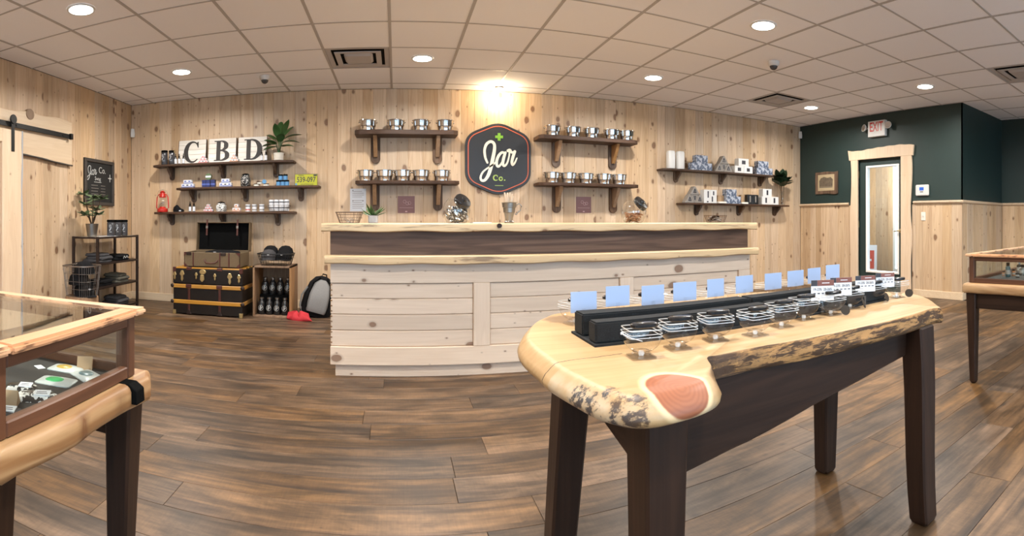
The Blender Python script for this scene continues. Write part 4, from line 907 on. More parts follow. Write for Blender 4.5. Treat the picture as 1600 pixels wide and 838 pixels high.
# flyers on wall
x0, x1 = xw(547, YB), xw(572, YB); t = thing('paper_notice', 'white printed paper notice pinned under the left pot shelf', 'notice', ((x0+x1)/2, YB-.003, 1.30)); wd = x1-x0
MB().box(-wd/2, wd/2, -.001, .001, -.135, .135).build('sheet', 'card', t)
for k in range(10):
    if k in (4,): continue
    MB().box(-wd*.36, wd*(.36 if k % 3 else .25), -.0022, -.0005, .10-k*.022, .105-k*.022).build('printed_line', 'grey', t)
for q_, z_ in ((-.32, .115), (-.32, -.01), (.3, -.01)): MB().disc(wd*q_, z_, .006, -.0024, -.0005).build('printed_icon', 'ink', t)
for px0, px1, zc, lab in ((621.5, 648, 1.246, 'mauve square card with linked rings left of the hexagonal sign'), (900, 923.5, 1.255, 'mauve square card with linked rings right of the hexagonal sign')):
    x0, x1 = xw(px0, YB), xw(px1, YB); a = (x1-x0)/2; t = thing('square_card', lab, 'card', ((x0+x1)/2, YB-.003, zc), 0, 'mauve square cards'); MB().box(-a, a, -.002, .001, -a, a).build('card_sheet', 'mauve', t)
    g = MB()
    for cx, cz in ((-.02, .035), (.012, .012), (.038, .018)): g.tube([(cx+.019*cos(v), -.003, cz+.019*sin(v)) for v in [pi/3*k for k in range(6)]], .0022, 4, True)
    g.build('ring_print', 'pinkink', t); MB().box(-a*.8, a*.8, -.0028, -.001, -.040, -.037).box(-.012, .012, -.0028, -.001, -a+.012, -a+.024).build('printed_line', 'pinkink', t)

# right-hand shelves
def rbox(px0, px1, z, hh, mat, lab, grp=None, Y=5.98, **k):
    x0, x1 = xw(px0, Y-.05), xw(px1, Y-.05); return sbox(k.pop('name', 'gift_box'), lab, 'box', (x0+x1)/2, Y, z, x1-x0-.002, k.pop('dp', .1), hh, mat, grp, **k)
for px, s_ in ((1048, 'left'), (1062.5, 'right')):
    t = thing('white_canister', 'tall white glossy canister, %s of the pair on the upper shelf' % s_, 'canister', (xw(px, 5.97), 5.97, R1z), 0, 'tall white canisters')
    MB().loft([superring(.052, 0, 3), superring(.055, .01, 3), superring(.055, .215, 3), superring(.048, .225, 3)]).build('body', 'white', t, smooth_=40)
    MB().loft([superring(.049, .225, 3), superring(.049, .235, 3)]).build('lid', 'white', t, smooth_=40)
G = 'blue marbled boxes'
rbox(1081, 1097, R1z, .10, 'marble', 'blue marbled box, bottom left of the pile beside the white canisters', G); rbox(1097, 1113, R1z, .10, 'marble', 'blue marbled box, bottom right of the pile beside the white canisters', G); rbox(1088, 1106, R1z+.10, .105, 'marble', 'blue marbled box on top of the pile beside the white canisters', G)
rbox(1182.5, 1195, R1z, .10, 'marble', 'blue marbled box, bottom left of the pile at the end of the upper shelf', G); rbox(1195, 1207.5, R1z, .10, 'marble', 'blue marbled box, bottom right of the pile at the end of the upper shelf', G); rbox(1185, 1201, R1z+.10, .10, 'marble', 'blue marbled box on top at the end of the upper shelf', G)
G = 'white boxes with dark windows'; W1 = [(-.18, .18, .25, .75)]
rbox(1148, 1162.5, R1z, .10, 'white', 'white box with dark window, bottom left of three on the upper shelf', G, windows=W1); rbox(1162.5, 1176, R1z, .10, 'white', 'white box with dark window, bottom right of three on the upper shelf', G, windows=W1); rbox(1154, 1170, R1z+.10, .11, 'white', 'white box with dark window on top of two others', G, windows=W1)
def tri(px, z, wpx, hh, up, lab, Y=5.98):
    x = xw(px, Y-.04); a = (xw(px+wpx/2, Y-.04)-xw(px-wpx/2, Y-.04))/2; t = thing('triangular_box', lab, 'box', (x, Y, z), 0, 'grey triangular boxes')
    P = [(-a, 0), (a, 0), (a*.14, hh), (-a*.14, hh)] if up else [(-a*1.02, hh), (-a*.01, 0.004), (a*.01, 0.004), (a*1.02, hh)]
    MB().prism(P if up else P, 'y', -.045, .045).build('carton', 'grey', t, bev=.002)
    c = hh*.4 if up else hh*.62; s_ = 1 if up else -1
    MB().prism([(-a*.34, c-s_*hh*.2), (a*.34, c-s_*hh*.2), (a*.1, c+s_*hh*.3), (-a*.1, c+s_*hh*.3)], 'y', -.0465, -.044).build('dark_window', 'ink', t); MB().prism([(-a*.15, c-s_*hh*.12), (a*.15, c-s_*hh*.12), (0, c+s_*hh*.12)], 'y', -.0475, -.046).build('silver_mark', 'tin', t)
for z, px, wp, nm in ((R1z, 1131, 28, 'upper'), (R2z, 1085.5, 31, 'lower')):
    hh = .112
    tri(px-wp/4, z, wp/2, hh, True, 'grey triangular box, bottom left of the pyramid on the %s shelf' % nm); tri(px+wp/4, z, wp/2, hh, True, 'grey triangular box, bottom right of the pyramid on the %s shelf' % nm)
    tri(px, z+.001, wp/2*.82, hh, False, 'grey triangular box, inverted centre of the pyramid on the %s shelf' % nm, 5.99); tri(px, z+hh+.001, wp/2, hh, True, 'grey triangular box at the peak of the pyramid on the %s shelf' % nm)
SL = [(-.1, .1, .2, .85)]
rbox(1100, 1110, R2z, .185, 'white', 'tall white box with dark slots, left of the pair by the triangular boxes', 'tall white slotted boxes', windows=[(-.05, .2, .05, .15), (.05, .25, .4, .9)])
rbox(1110, 1120, R2z, .185, 'white', 'tall white box with dark slots, right of the pair by the triangular boxes', 'tall white slotted boxes', windows=[(-.3, -.1, .1, .5), (-.1, .1, .6, .9)])
rbox(1122, 1133.5, R2z+.025, .09, 'tan', 'tan carton behind the marbled boxes on the lower shelf', Y=6.03, dp=.08); rbox(1122, 1134, R2z, .025, 'potw', 'flat cream box lying before the tan carton', dp=.14)
rbox(1135, 1146, R2z, .105, 'marble', 'blue marbled box, bottom left of three on the lower shelf', 'blue marbled boxes'); rbox(1146, 1157.5, R2z, .105, 'marble', 'blue marbled box, bottom right of three on the lower shelf', 'blue marbled boxes'); rbox(1135, 1151, R2z+.105, .1, 'marble', 'blue marbled box topping three on the lower shelf', 'blue marbled boxes')
rbox(1159, 1166.5, R2z+.025, .11, 'tan', 'narrow tan carton behind the black boxes on the lower shelf', Y=6.03, dp=.07); rbox(1158, 1168, R2z, .025, 'potw', 'flat cream box lying beside the black boxes', dp=.14)
rbox(1168, 1176.5, R2z, .14, 'blackg', 'black box, left of the pair on the lower shelf', 'black boxes', windows=SL, wm='grey'); rbox(1176.5, 1185, R2z, .14, 'blackg', 'black box, right of the pair on the lower shelf', 'black boxes', windows=SL, wm='grey')
rbox(1190.5, 1203.5, R2z, .12, 'white', 'white slotted box, bottom left of three by the vase', 'white slotted boxes', windows=SL); rbox(1203.5, 1216.5, R2z, .12, 'white', 'white slotted box, bottom right of three by the vase', 'white slotted boxes', windows=SL); rbox(1192, 1206, R2z+.12, .115, 'white', 'white slotted box standing on two others by the vase', 'white slotted boxes', windows=SL)
# glass vase with dark leaves
t = thing('glass_vase', 'glass vase of dark split leaves at the end of the lower shelf', 'vase', (xw(1222, 5.98), 5.98, R2z))
MB().lathe([(.035, 0), (.038, .01), (.028, .06), (.030, .14), (.045, .22)], n=20, cap=False).build('glass', 'jarg', t, smooth_=60); MB().lathe([(.034, 0), (.034, .012)], n=20).build('foot', 'jarg', t)
g = MB()
for k in range(5): a = k*1.26; g.tube([(.012*cos(a), .012*sin(a), .01), (.02*cos(a), .02*sin(a), .2), (.05*cos(a), .03*sin(a), .32)], .004, 5)
g.build('stems', 'stem', t); rnd = random.Random(8)
for k in range(24):
    a = rnd.uniform(3.05, 6.38); mb = MB(); leaf(mb, (.05*cos(a), .02*sin(a), .28+.16*rnd.random()), a, rnd.uniform(.3, 1.5), rnd.uniform(.15, .20), .12, .5, 5, .1); mb.build('leaf', 'leafd', t, smooth_=80)

# ------------------------------------------------------------------ trunk, suitcase, crate
t = thing('steamer_trunk', 'old black steamer trunk with golden wood slats and brass fittings', 'trunk', (-2.044, 5.57, 0)); a, d, hh = .408, .23, .53
MB().box(-a, a, -d, d, .012, hh*.655).build('lower_box', 'trunkb', t, bev=.006); MB().box(-a-.003, a+.003, -d-.003, d+.003, hh*.66, hh-.012).build('lid', 'trunkb', t, bev=.006)
for z, dz in ((.125, .028), (.300, .028)):
    MB().box(-a-.008, a+.008, -d-.016, -d, z, z+dz*1.5).build('slat', 'slat', t, bev=.004); MB().box(a, a+.014, -d, d, z, z+dz*1.5).build('slat', 'slaty', t, bev=.004); MB().box(-a-.014, -a, -d, d, z, z+dz*1.5).build('slat', 'slaty', t, bev=.004)
MB().box(-a, a, -d+.0, -d+.05, hh-.014, hh).build('slat', 'slat', t, bev=.003)
for y0 in (-.10, .02, .15): MB().box(-a, a, y0, y0+.045, hh-.014, hh).build('slat', 'slat', t, bev=.003)
for sx in (-1, 1):
    MB().box(sx*a-.03*(sx > 0)-.004, sx*a+.03*(sx < 0)+.004, -d-.004, -d+.03, 0, .05).build('corner_cap', 'brass', t, bev=.003)
    MB().box(sx*a-.03*(sx > 0)-.004, sx*a+.03*(sx < 0)+.004, -d-.006, -d+.03, hh-.05, hh+.002).build('corner_cap', 'leather', t, bev=.003)
    for z in (.145, .322): MB().sphere((sx*(a+.004), -d-.008, z), .026, 10, sz=1., sy=.6).build('slat_end_cap', 'rust', t, smooth_=60)
for x in (-a*.52, a*.37):
    MB().box(x-.014, x+.014, -d-.006, -d, .01, .34).build('leather_strap', 'leather', t, bev=.002)
    for z in (.325,): MB().box(x-.034, x+.034, -d-.022, -d-.012, z-.02, z+.022).build('strap_plate', 'leather', t, bev=.006)
    MB().prism([(x-.034, .012), (x+.034, .012), (x+.02, .035), (x, .07), (x-.02, .035)], 'y', -d-.012, -d-.004).build('foot_plate', 'rust', t, bev=.002)
    MB().box(x-.03, x+.03, -d-.012, -d+.03, hh-.03, hh+.004).build('strap_plate', 'leather', t, bev=.004)
def clasp(x, z, s_=1.):
    MB().prism([(x-.012*s_, z+.055*s_), (x+.012*s_, z+.055*s_), (x+.03*s_, z+.01*s_), (x+.012*s_, z-.01*s_), (x+.016*s_, z-.05*s_), (x, z-.075*s_), (x-.016*s_, z-.05*s_), (x-.012*s_, z-.01*s_), (x-.03*s_, z+.01*s_)], 'y', -d-.018, -d-.002).build('brass_clasp', 'brass', t, bev=.003)
clasp(-a*.72, .445, .95); clasp(a*.66, .43, .95); clasp(-a*.3, .445, .6); clasp(a*.24, .44, .6); clasp(-a*.94, .44, .7); clasp(a*.92, .43, .7)
MB().prism([(-.045+.04*cos(2*pi*k/10)-.0, .487+.028*sin(2*pi*k/10)) for k in range(10)], 'y', -d-.02, -d-.002).prism([(-.07, .455), (-.03, .455), (-.025, .40), (-.05, .375), (-.075, .40)], 'y', -d-.024, -d-.002).build('lock_plate', 'brass', t, bev=.004)

t = thing('suitcase', 'open vintage olive suitcase with leather handle on top of the trunk', 'suitcase', (-2.02, 5.60, hh+.003)); a, d, h2 = .333, .18, .165
g = MB().box(-a, a, -d, -d+.012, 0, h2).box(-a, a, d-.012, d, 0, h2).box(-a, -a+.012, -d, d, 0, h2).box(a-.012, a, -d, d, 0, h2).box(-a, a, -d, d, 0, .012); g.build('case_body', 'tweed', t, bev=.004)
MB().box(-a+.013, a-.013, -d+.013, d-.013, .012, h2*.72).build('lining', 'black', t)
for x in (-a*.66, a*.30): MB().box(x-.008, x+.008, -d-.004, -d, .0, h2).build('strap', 'leather', t, bev=.002)
MB().box(a*.62-.008, a*.62+.008, -d-.004, -d, .0, h2).build('strap', 'redc' if False else 'leather', t, bev=.002)
for sx in (-1, 1): MB().prism([(sx*a, 0), (sx*a, .05), (sx*(a-.05), 0)], 'y', -d-.003, -d).build('corner_guard', 'leather', t); MB().prism([(sx*a, h2), (sx*a, h2-.05), (sx*(a-.05), h2)], 'y', -d-.003, -d).build('corner_guard', 'leather', t)
MB().tube([(-.075, -d-.002, .085), (-.07, -d-.022, .065), (-.05, -d-.03, .05), (.0, -d-.032, .046), (.05, -d-.03, .05), (.07, -d-.022, .065), (.075, -d-.002, .085)], .008, 8).build('handle', 'leather', t, smooth_=60)
for x in (-a*.82, a*.42): MB().box(x-.03, x+.03, -d-.006, -d, h2-.035, h2).build('latch', 'rust', t, bev=.002)
ld = MB(); L2 = .34
for (x0, x1, y0, y1, z0, z1) in ((-a, a, .09, .10, 0, L2), (-a, -a+.01, 0, .1, 0, L2), (a-.01, a, 0, .1, 0, L2), (-a, a, 0, .1, L2-.01, L2), (-a, a, 0, .1, 0, .01)): ld.box(x0, x1, y0, y1, z0, z1)
Ml = Matrix.Translation((0, d-.005, h2+.002)) @ Matrix.Rotation(radians(-6), 4, 'X'); ld.move(Ml); ld.build('lid', 'tweed', t, bev=.004)
MB().box(-a+.011, a-.011, .075, .089, .01, L2-.011).move(Ml).build('lid_lining', 'black', t)
for x in (-a*.6, a*.55): MB().box(x-.010, x+.010, -.003, .004, L2-.16, L2+.03).move(Ml).build('lid_strap', 'leather', t, bev=.001); MB().box(x-.013, x+.013, -.006, .0, L2-.075, L2-.045).move(Ml).build('buckle', 'tin', t)
t = thing('folded_shirt', 'black folded shirt with small white print inside the open suitcase', 'shirt', (-1.95, 5.60, hh+h2*.74))
MB().loft([superring(.2, 0, 4, 24, .12), superring(.21, .02, 4, 24, .13), superring(.19, .05, 4, 24, .11), superring(.12, .065, 3, 24, .07)]).build('body', 'clothd', t, smooth_=60); MB().box(-.07, -.04, -.112, -.10, .035, .05).build('printed_logo', 'card', t)

cx = -1.34; t = thing('wooden_crate', 'upright old wooden crate holding dark bottles beside the trunk', 'crate', (cx, 5.66, 0)); a, d, hc = .215, .19, .56
for sx in (-1, 1):
    for k in range(2): MB().box(*(sorted((sx*a, sx*(a-.02)))), -d+k*d, k*d, 0, hc).build('side_board', 'crate', t, bev=.002)
MB().box(-a+.02, a-.02, -d, d, 0, .02).build('bottom_board', 'crate', t, bev=.002)
for k in range(2): MB().box(-a, a, -d+k*d, k*d, hc-.02, hc).build('top_board', 'crate', t, bev=.002)
for k in range(3): MB().box(-a+.02, a-.02, d-.012, d, .02+k*.173, .02+(k+1)*.173).build('back_board', 'crate', t, bev=.002)
tag(MB().box(-.185, .185, -.06, .1, 0, .20).build('display_step', 'black', bev=.003), 'black step inside the crate raising the rear bottles', 'riser', loc=(cx, 5.72, .021))
def growler():
    t = thing('dark_bottle', '', 'bottle'); MB().lathe([(.038, 0), (.040, .006), (.040, .12), (.03, .145), (.022, .155), (.022, .175)], n=18).build('body', 'blackg', t, smooth_=40)
    MB().lathe([(.025, .168), (.025, .185), (.02, .188)], n=14).build('cap', 'tin', t, smooth_=40)
    g_ = MB().tube([(.026*cos(2*pi*i/14), -.0395-.002, .075+.03*sin(2*pi*i/14)) for i in range(14)], .0016, 4, True)
    g_.ribbon([(-.012, .062), (-.005, .095), (.002, .09), (-.002, .06), (-.008, .052), (.012, .078), (.018, .085)], .005, -.0425, -.038, 16); g_.build('printed_logo', 'chalk', t); return t
gw = growler(); first = True
for row, (yy, zz, nm) in enumerate(((5.545, .021, 'front row'), (5.71, .222, 'raised back row'))):
    for k in range(4):
        loc = (cx-.132+.088*k, yy, zz); lab = 'black bottle with round white logo, %s from left, %s of the crate' % (ordn(k), nm)
        if first: gw['label'] = lab; gw.location = loc; gw['group'] = 'dark bottles in the crate'; first = False
        else: dup(gw, lab, loc, 0)
basket('wire_basket', 'handled wire basket of black caps standing on the crate', cx+.015, 5.62, hc, .16, .12, .20, .15, .13, 'iron', 24, 0, .006, .002)
def cap(lab, loc, rz, mat='clothd', r=.088):
    t = thing('baseball_cap', lab, 'cap', loc, rz, 'black caps in the basket on the crate')
    MB().lathe([(r, 0), (r*1.0, r*.35), (r*.86, r*.8), (r*.5, r*1.12), (r*.08, r*1.2)], n=22).build('crown', mat, t, smooth_=60)
    n = 12; br = [( r*.95*cos(pi+pi*i/n), r*.9*sin(pi+pi*i/n)) for i in range(n+1)]; of = [(r*.98*cos(pi+pi*i/n), -r*.1+r*1.45*sin(pi+pi*i/n)) for i in range(n+1)]
    g_ = MB(); g_.add([(x, y, .008) for x, y in br]+[(x, y, -.002-.01*abs(cos(pi*i/n))) for i, (x, y) in enumerate(of)]+[(x, y, .004) for x, y in br]+[(x, y, -.006-.01*abs(cos(pi*i/n))) for i, (x, y) in enumerate(of)], [(i, i+1, n+2+i, n+1+i) for i in range(n)]+[(2*n+2+i, 3*n+3+i, 3*n+4+i, 2*n+3+i) for i in range(n)]+[(n+1+i, n+2+i, 3*n+4+i, 3*n+3+i) for i in range(n)]); g_.build('brim', mat, t, smooth_=60)
    MB().sphere((0, -r*.90, r*.55), .016, 8, sy=.25).build('embroidered_logo', 'card', t, smooth_=60)
cap('charcoal cap with small white logo, left in the basket on the crate', (cx-.065, 5.60, hc+.07), .15, 'cloth'); cap('black cap with small white logo, right in the basket on the crate', (cx+.11, 5.60, hc+.07), -.15)
cap('black cap at the back left of the basket on the crate', (cx-.06, 5.68, hc+.11), 2.9); cap('black cap at the back right of the basket on the crate', (cx+.11, 5.68, hc+.11), 3.3)

# backpack
t = thing('backpack', 'light grey and black backpack leaning against the wall beside the counter', 'backpack', (-.90, 5.62, 0)); t.rotation_euler = (-.12, .26, .15)
MB().loft([superring(.155, .0, 3, 28, .085), superring(.175, .05, 3, 28, .11), superring(.17, .22, 3, 28, .10), superring(.14, .36, 2.6, 28, .08), superring(.09, .43, 2.4, 28, .055), superring(.03, .455, 2, 28, .02)]).build('body', 'clothd', t, smooth_=60)
MB().loft([superring(.10, .05, 3, 24, .03, 0, -.105), superring(.115, .09, 3, 24, .045, 0, -.105), superring(.11, .24, 3, 24, .04, 0, -.09), superring(.085, .36, 3, 24, .03, 0, -.065), superring(.04, .41, 2.5, 24, .02, 0, -.045)]).build('front_pocket', 'pack', t, smooth_=60)
for s_ in (-1, 1): MB().tube([(s_*.115, -.135, .08), (s_*.125, -.135, .2), (s_*.10, -.10, .36), (s_*.04, -.06, .43)], .008, 6).build('piping', 'black', t, smooth_=60)
MB().tube([(-.03, 0, .44), (-.02, 0, .475), (.02, 0, .475), (.03, 0, .44)], .008, 8).build('grab_handle', 'black', t, smooth_=60)
MB().tube([(-.15, -.05, .30), (-.19, -.06, .2), (-.18, -.06, .08), (-.14, -.06, .03)], .012, 6).build('shoulder_strap', 'pack', t, smooth_=60)
rnd = random.Random(2); t = thing('red_cloth', 'crumpled red cloth on the floor at the foot of the backpack', 'cloth', (-1.03, 5.40, 0), -.35); t.scale = (1.2, 1.3, 1.5)
MB().loft([[((s_+.02*rnd.uniform(-1, 1))*cos(2*pi*i/20)*.13/.13*1., s_*.35*sin(2*pi*i/20), z*(1+.5*sin(i*1.9))) for i in range(20)] for s_, z in ((.12, 0), (.13, .014), (.09, .035), (.03, .045))]).build('body', 'redc', t, smooth_=70)

# ------------------------------------------------------------------ metal shelf unit on the left wall
SX0, SX1, SY0, SY1 = -3.37, -3.05, 4.69, 5.58
t = thing('metal_shelf_unit', 'low open bronze metal shelf unit with four tiers against the left wall', 'shelf unit', ((SX0+SX1)/2, (SY0+SY1)/2, 0)); levels = (.06, .325, .587, .876)
for x in (SX0, SX1):
    for y in (SY0, SY1): MB().cbox(x, y, .44, .028, .028, .88).build('leg', 'rust', t, W=True, bev=.002)
for z in levels:
    MB().box(SX0, SX1, SY0, SY1, z-.008, z-.002).build('shelf_board', 'rust' if z < .8 else 'potw', t, W=True)
    for x in (SX0, SX1): MB().box(x-.011, x+.011, SY0, SY1, z-.02, z).build('side_rail', 'rust', t, W=True)
    for y in (SY0, SY1): MB().box(SX0, SX1, y-.011, y+.011, z-.02, z).build('end_rail', 'rust', t, W=True)
def shirt(lab, loc, w_, d_, h_, mat, rz, seed, grp):
    rnd = random.Random(seed); n = 28; rr = []
    for s_, z in ((.96, 0), (1, h_*.25), (.99, h_*.6), (.9, h_*.92), (.5, h_)): rr.append([(p[0]+rnd.uniform(-.006, .006), p[1]+rnd.uniform(-.006, .006), z+(rnd.uniform(-.004, .004) if z else 0)) for p in superring(w_*s_, 0, 4, n, d_*s_)])
    return tag(MB().loft(rr).build('folded_shirt', mat, smooth_=60), lab, 'shirt', grp, loc, rz)
sx = -3.21
for tier, z in enumerate(levels[:3]):
    nm = ('lowest', 'second', 'third')[tier]
    for k, (yy, mt) in enumerate(((4.95, ('clothd', 'clothd', 'cloth')[tier]), (5.34, ('cloth', 'clotho', 'clothd')[tier]))):
        nn = (1, 2, 3)[tier] if k == 0 else (3, 3, 2)[tier]
        for q in range(nn):
            shirt('%s folded shirt, %s, at the %s end of the %s tier' % ({'clothd': 'black', 'cloth': 'grey', 'clotho': 'olive grey'}[mt], ordn(q)+' from the bottom', ('near', 'far')[k], nm), (sx+.02*(q % 2)-.01, yy+.01*(q % 2), z+q*.033), .13-.008*q, .155-.012*q, .034, mt, .06*(q-1), tier*10+k*5+q, 'folded shirts on the metal shelf unit')
g = MB().ribbon([(-.05, .01), (-.03, .035), (0, .012), (.03, .035), (.05, .012)], .009, -.001, 0, 16); t = tag(g.build('printed_tag', 'chalk'), 'white curled print tag on the black shirts of the third tier', 'tag', loc=(-3.075, 5.34, .60), rz=pi/2)
t = thing('potted_plant', 'grey green leafy plant in a brushed metal pot on the shelf unit', 'plant', (-3.19, 4.79, .876)); t.scale = (1.35, 1.35, 1.3)
MB().lathe([(.036, 0), (.04, .004), (.054, .11), (.056, .112), (.05, .112), (.045, .09)], n=26).build('pot', 'steel' if False else 'tin', t, smooth_=35)
g = MB(); rnd = random.Random(6); tips = []
for k in range(7):
    a = k*.9; q = .03+.018*(k % 4); tp = (q*cos(a)*1.6, q*sin(a)*1.6, .2+.045*((k*3) % 5)); tips.append(tp); g.tube([(.0, 0, .09), (q*cos(a)*.5, q*sin(a)*.5, .15), tp], [.006, .005, .003], 6)
g.build('stems', 'stem', t, smooth_=60)
for tp in tips:
    for k in range(6): mb = MB(); leaf(mb, (tp[0], tp[1], tp[2]-.012*(k % 2)), k*1.05+tp[0]*20, .15+.25*(k % 3), .075+.01*(k % 2), .052, .4, 4, .2); mb.build('leaf', 'leafg', t, smooth_=80)
for k, yy in enumerate((5.06, 5.21, 5.36)):
    dark_jar(.19, .046, 'dark lidded drinking jar, %s of three on top of the shelf unit' % ordn(k), (-3.11, yy, .876), 'dark jars on the shelf unit').rotation_euler.z = .5
t = thing('paper_sheet', 'white paper sheets lying between plant pot and dark jars', 'paper', (-3.15, 5.0, .877)); MB().box(-.09, .09, -.06, .13, 0, .002).build('sheet', 'card', t)
# basket on a stump
bx, by = -2.93, 4.22
t = tag(MB().lathe([(.165, 0), (.17, .02), (.165, .30), (.16, .31)], n=28).build('log_stump', 'crate', smooth_=40), 'round wooden stump carrying the wire basket beside the shelf unit', 'stump', loc=(bx, by, 0))
basket('wire_basket', 'round wire basket of black caps standing on the stump', bx, by, .31, .13, .13, .16, .16, .30, 'wireg', 28, 0, .007, .002)
for k in range(3): cap('black cap, %s from the bottom in the round wire basket' % ordn(k), (bx+(.02, -.02, .03, -.015)[k], by+(.01, -.02, 0, .02)[k], .32+.105*k), 1.2+1.5*k, 'clothd', .105)
# chalkboard
t = thing('chalkboard', 'framed chalkboard with white lettering hung on the left wall above the plant', 'sign', (XL+.002, 5.31, 1.518), pi/2); a, b_ = .33, .278
MB().box(-a, a, -.012, 0, -b_, b_).build('slate', 'chalkb', t)
for q in ((-a, a, b_-.04, b_), (-a, a, -b_, -b_+.04), (-a, -a+.045, -b_+.04, b_-.04), (a-.045, a, -b_+.04, b_-.04)): MB().box(q[0], q[1], -.028, 0, q[2], q[3]).build('frame_rail', 'dframe', t, bev=.004)
kk = .30/118
def cq(P): return [((x-380)*kk*.55, -(z-430)*kk*.42) for x, z in P]
g = MB(); off = lambda P, dx, dz, s_: [((x)*s_+dx, z*s_+dz) for x, z in cq(P)]
g.ribbon(off(J, -.17, .12, .40), .009, -.0145, -.012, 60); g.ribbon(off(A1, -.17, .12, .40), .008, -.0145, -.012, 30); g.ribbon(off(A2, -.17, .12, .40), .008, -.0145, -.012, 24); g.ribbon(off(R1+R2, -.17, .12, .40), .008, -.0145, -.012, 30); g.build('chalk_lettering', 'chalk', t)
text('Co.', .11, 'chalk', t, face(.06, -.0135, .15)); text('Swag', .065, 'chalk', t, face(-.04, -.0135, .045)); MB().box(-.12, .04, -.014, -.012, .0, .006).build('chalk_lettering', 'chalk', t); MB().prism([(.20, .06), (.234, .06), (.234, .02), (.246, .02), (.246, .06), (.28, .06), (.28, .072), (.246, .072), (.246, .115), (.234, .115), (.234, .072), (.20, .072)], 'y', -.014, -.012).build('chalk_plus', 'chalk', t)
for k in range(5): MB().box(-.18, -.04+.02*(k % 2), -.0135, -.012, -.04-.035*k, -.034-.035*k).box(.03, .13, -.0135, -.012, -.04-.035*k, -.034-.035*k).build('chalk_line', 'grey', t)
# ------------------------------------------------------------------ barn door
t = thing('barn_door', 'sliding pine barn door with live-edge stile on black rail hardware', 'door', (XL+.05, 3.0, 0), pi/2)   # local x -> +Y
MB().box(-.75, .66, -.005, .012, .02, 1.93).build('backing_board', 'pine', t)
for k in range(9): MB().box(-.62+k*.128, -.62+(k+1)*.128-.002, -.016, -.005, .12, 1.80).build('panel_plank', 'pine', t, bev=.003)
wv_ = wavy(9, .022, 41); n = 26
MB().prism([(.53, .02), (.53, 1.93)]+[(.80+wv_(1-i/n), 1.93-1.91*i/n) for i in range(n+1)], 'y', -.035, .0).build('stile', 'casing', t, bev=.005)
MB().tube([(.80+wv_(i/n), -.036, .02+1.91*i/n) for i in range(n+1)], [.006+.005*abs(sin(i*.7)) for i in range(n+1)], 6).build('bark_edge', 'pot', t, smooth_=60)
MB().box(-.75, -.60, -.035, 0, .02, 1.93).build('stile', 'casing', t, bev=.004); MB().box(-.60, .53, -.033, 0, 1.80, 1.93).build('rail', 'base', t, bev=.004); MB().box(-.60, .53, -.033, 0, .02, .16).build('rail', 'base', t, bev=.004)
for x in (.67, -.67): MB().box(x-.022, x+.022, -.042, -.034, 1.72, 2.02).prism([(x+.045*cos(a_), 2.03+.045*sin(a_)) for a_ in [2*pi*i/16 for i in range(16)]], 'y', -.052, -.036).build('hanger_strap', 'iron', t, bev=.002)
hd = thing('header_board', 'live-edge pine header board behind the barn door rail with a round knot', 'board', (XL+.001, 3.2, 1.95), pi/2)
w1, w2 = wavy(8, .05, 13), wavy(7, .035, 17); n = 40; xa, xb = -1.6, 1.52
MB().prism([(xa+(xb-xa)*i/n, -.245+w2(i/n)) for i in range(n+1)]+[(xb-(xb-xa)*i/n, .215+w1(1-i/n)-.0*(i/n)+.03*math.exp(-((xb-(xb-xa)*i/n-.78)/.16)**2)) for i in range(n+1)], 'y', -.028, 0).build('board', 'base', hd, bev=.006)
MB().tube([(xa+(xb-xa)*i/n, -.030, -.246+w2(i/n)) for i in range(n+1)], [.007+.004*abs(sin(i*.8)) for i in range(n+1)], 6).build('bark_edge', 'dframe', hd, smooth_=60)
MB().disc(.79, .185, .062, -.036, -.002, 18, .055).build('round_knot', 'gusset', hd, bev=.003)
tr_ = thing('barn_door_rail', 'flat black steel barn door rail along the live-edge header board', 'rail', (XL+.03, 3.2, 1.985), pi/2)
MB().box(-1.5, 1.46, -.036, -.026, -.025, .025).build('flat_bar', 'iron', tr_, bev=.002); MB().box(1.42, 1.46, -.06, -.026, -.032, .032).build('end_stop', 'iron', tr_, bev=.003)
for x in (-1.2, -.6, .0, .55, 1.3): MB().disc(x, 0, .012, -.042, 0).build('rail_bolt', 'iron', tr_)

# ------------------------------------------------------------------ right wall things
t = thing('exit_sign', 'white emergency exit sign with red letters above the door', 'sign', (XR-.001, 4.51, 2.395), -pi/2)
MB().box(-.155, .155, -.06, 0, -.115, .115).build('housing', 'white', t, bev=.006); text('EXIT', .19, 'red', t, face(0, -.0605, .02), ext=.001, off=.003, sx=.62)
for s_ in (-1, 1):
    MB().lathe([(.02, 0), (.04, .02), (.052, .045), (.054, .05)], n=20).move(Matrix.Translation((s_*.205, -.03, .02)) @ Matrix.Rotation(radians(80), 4, 'X') @ Matrix.Rotation(radians(18*s_), 4, 'Y')).build('lamp_head', 'white', t, smooth_=40)
    MB().lathe([(.047, .0505), (.044, .054)], n=20).move(Matrix.Translation((s_*.205, -.03, .02)) @ Matrix.Rotation(radians(80), 4, 'X') @ Matrix.Rotation(radians(18*s_), 4, 'Y')).build('lens', 'steel', t, smooth_=40)
    MB().cbox(s_*.165, -.03, .02, .03, .02, .02).build('bracket', 'white', t)
t = thing('framed_picture', 'dark wood framed old photograph on the green wall left of the door', 'picture', (XR-.001, 5.53, 1.655), -pi/2)
wvv = wavy(6, .012, 3); MB().prism([(-.24+.48*i/20, -.175+wvv(i/20)) for i in range(21)]+[(.24-.48*i/20, .175+wvv(1-i/20)) for i in range(21)], 'y', -.02, 0).build('frame', 'bracket', t, bev=.003)
MB().box(-.175, .175, -.023, -.019, -.125, .13).build('print_sheet', 'oldpaper', t); g = MB()
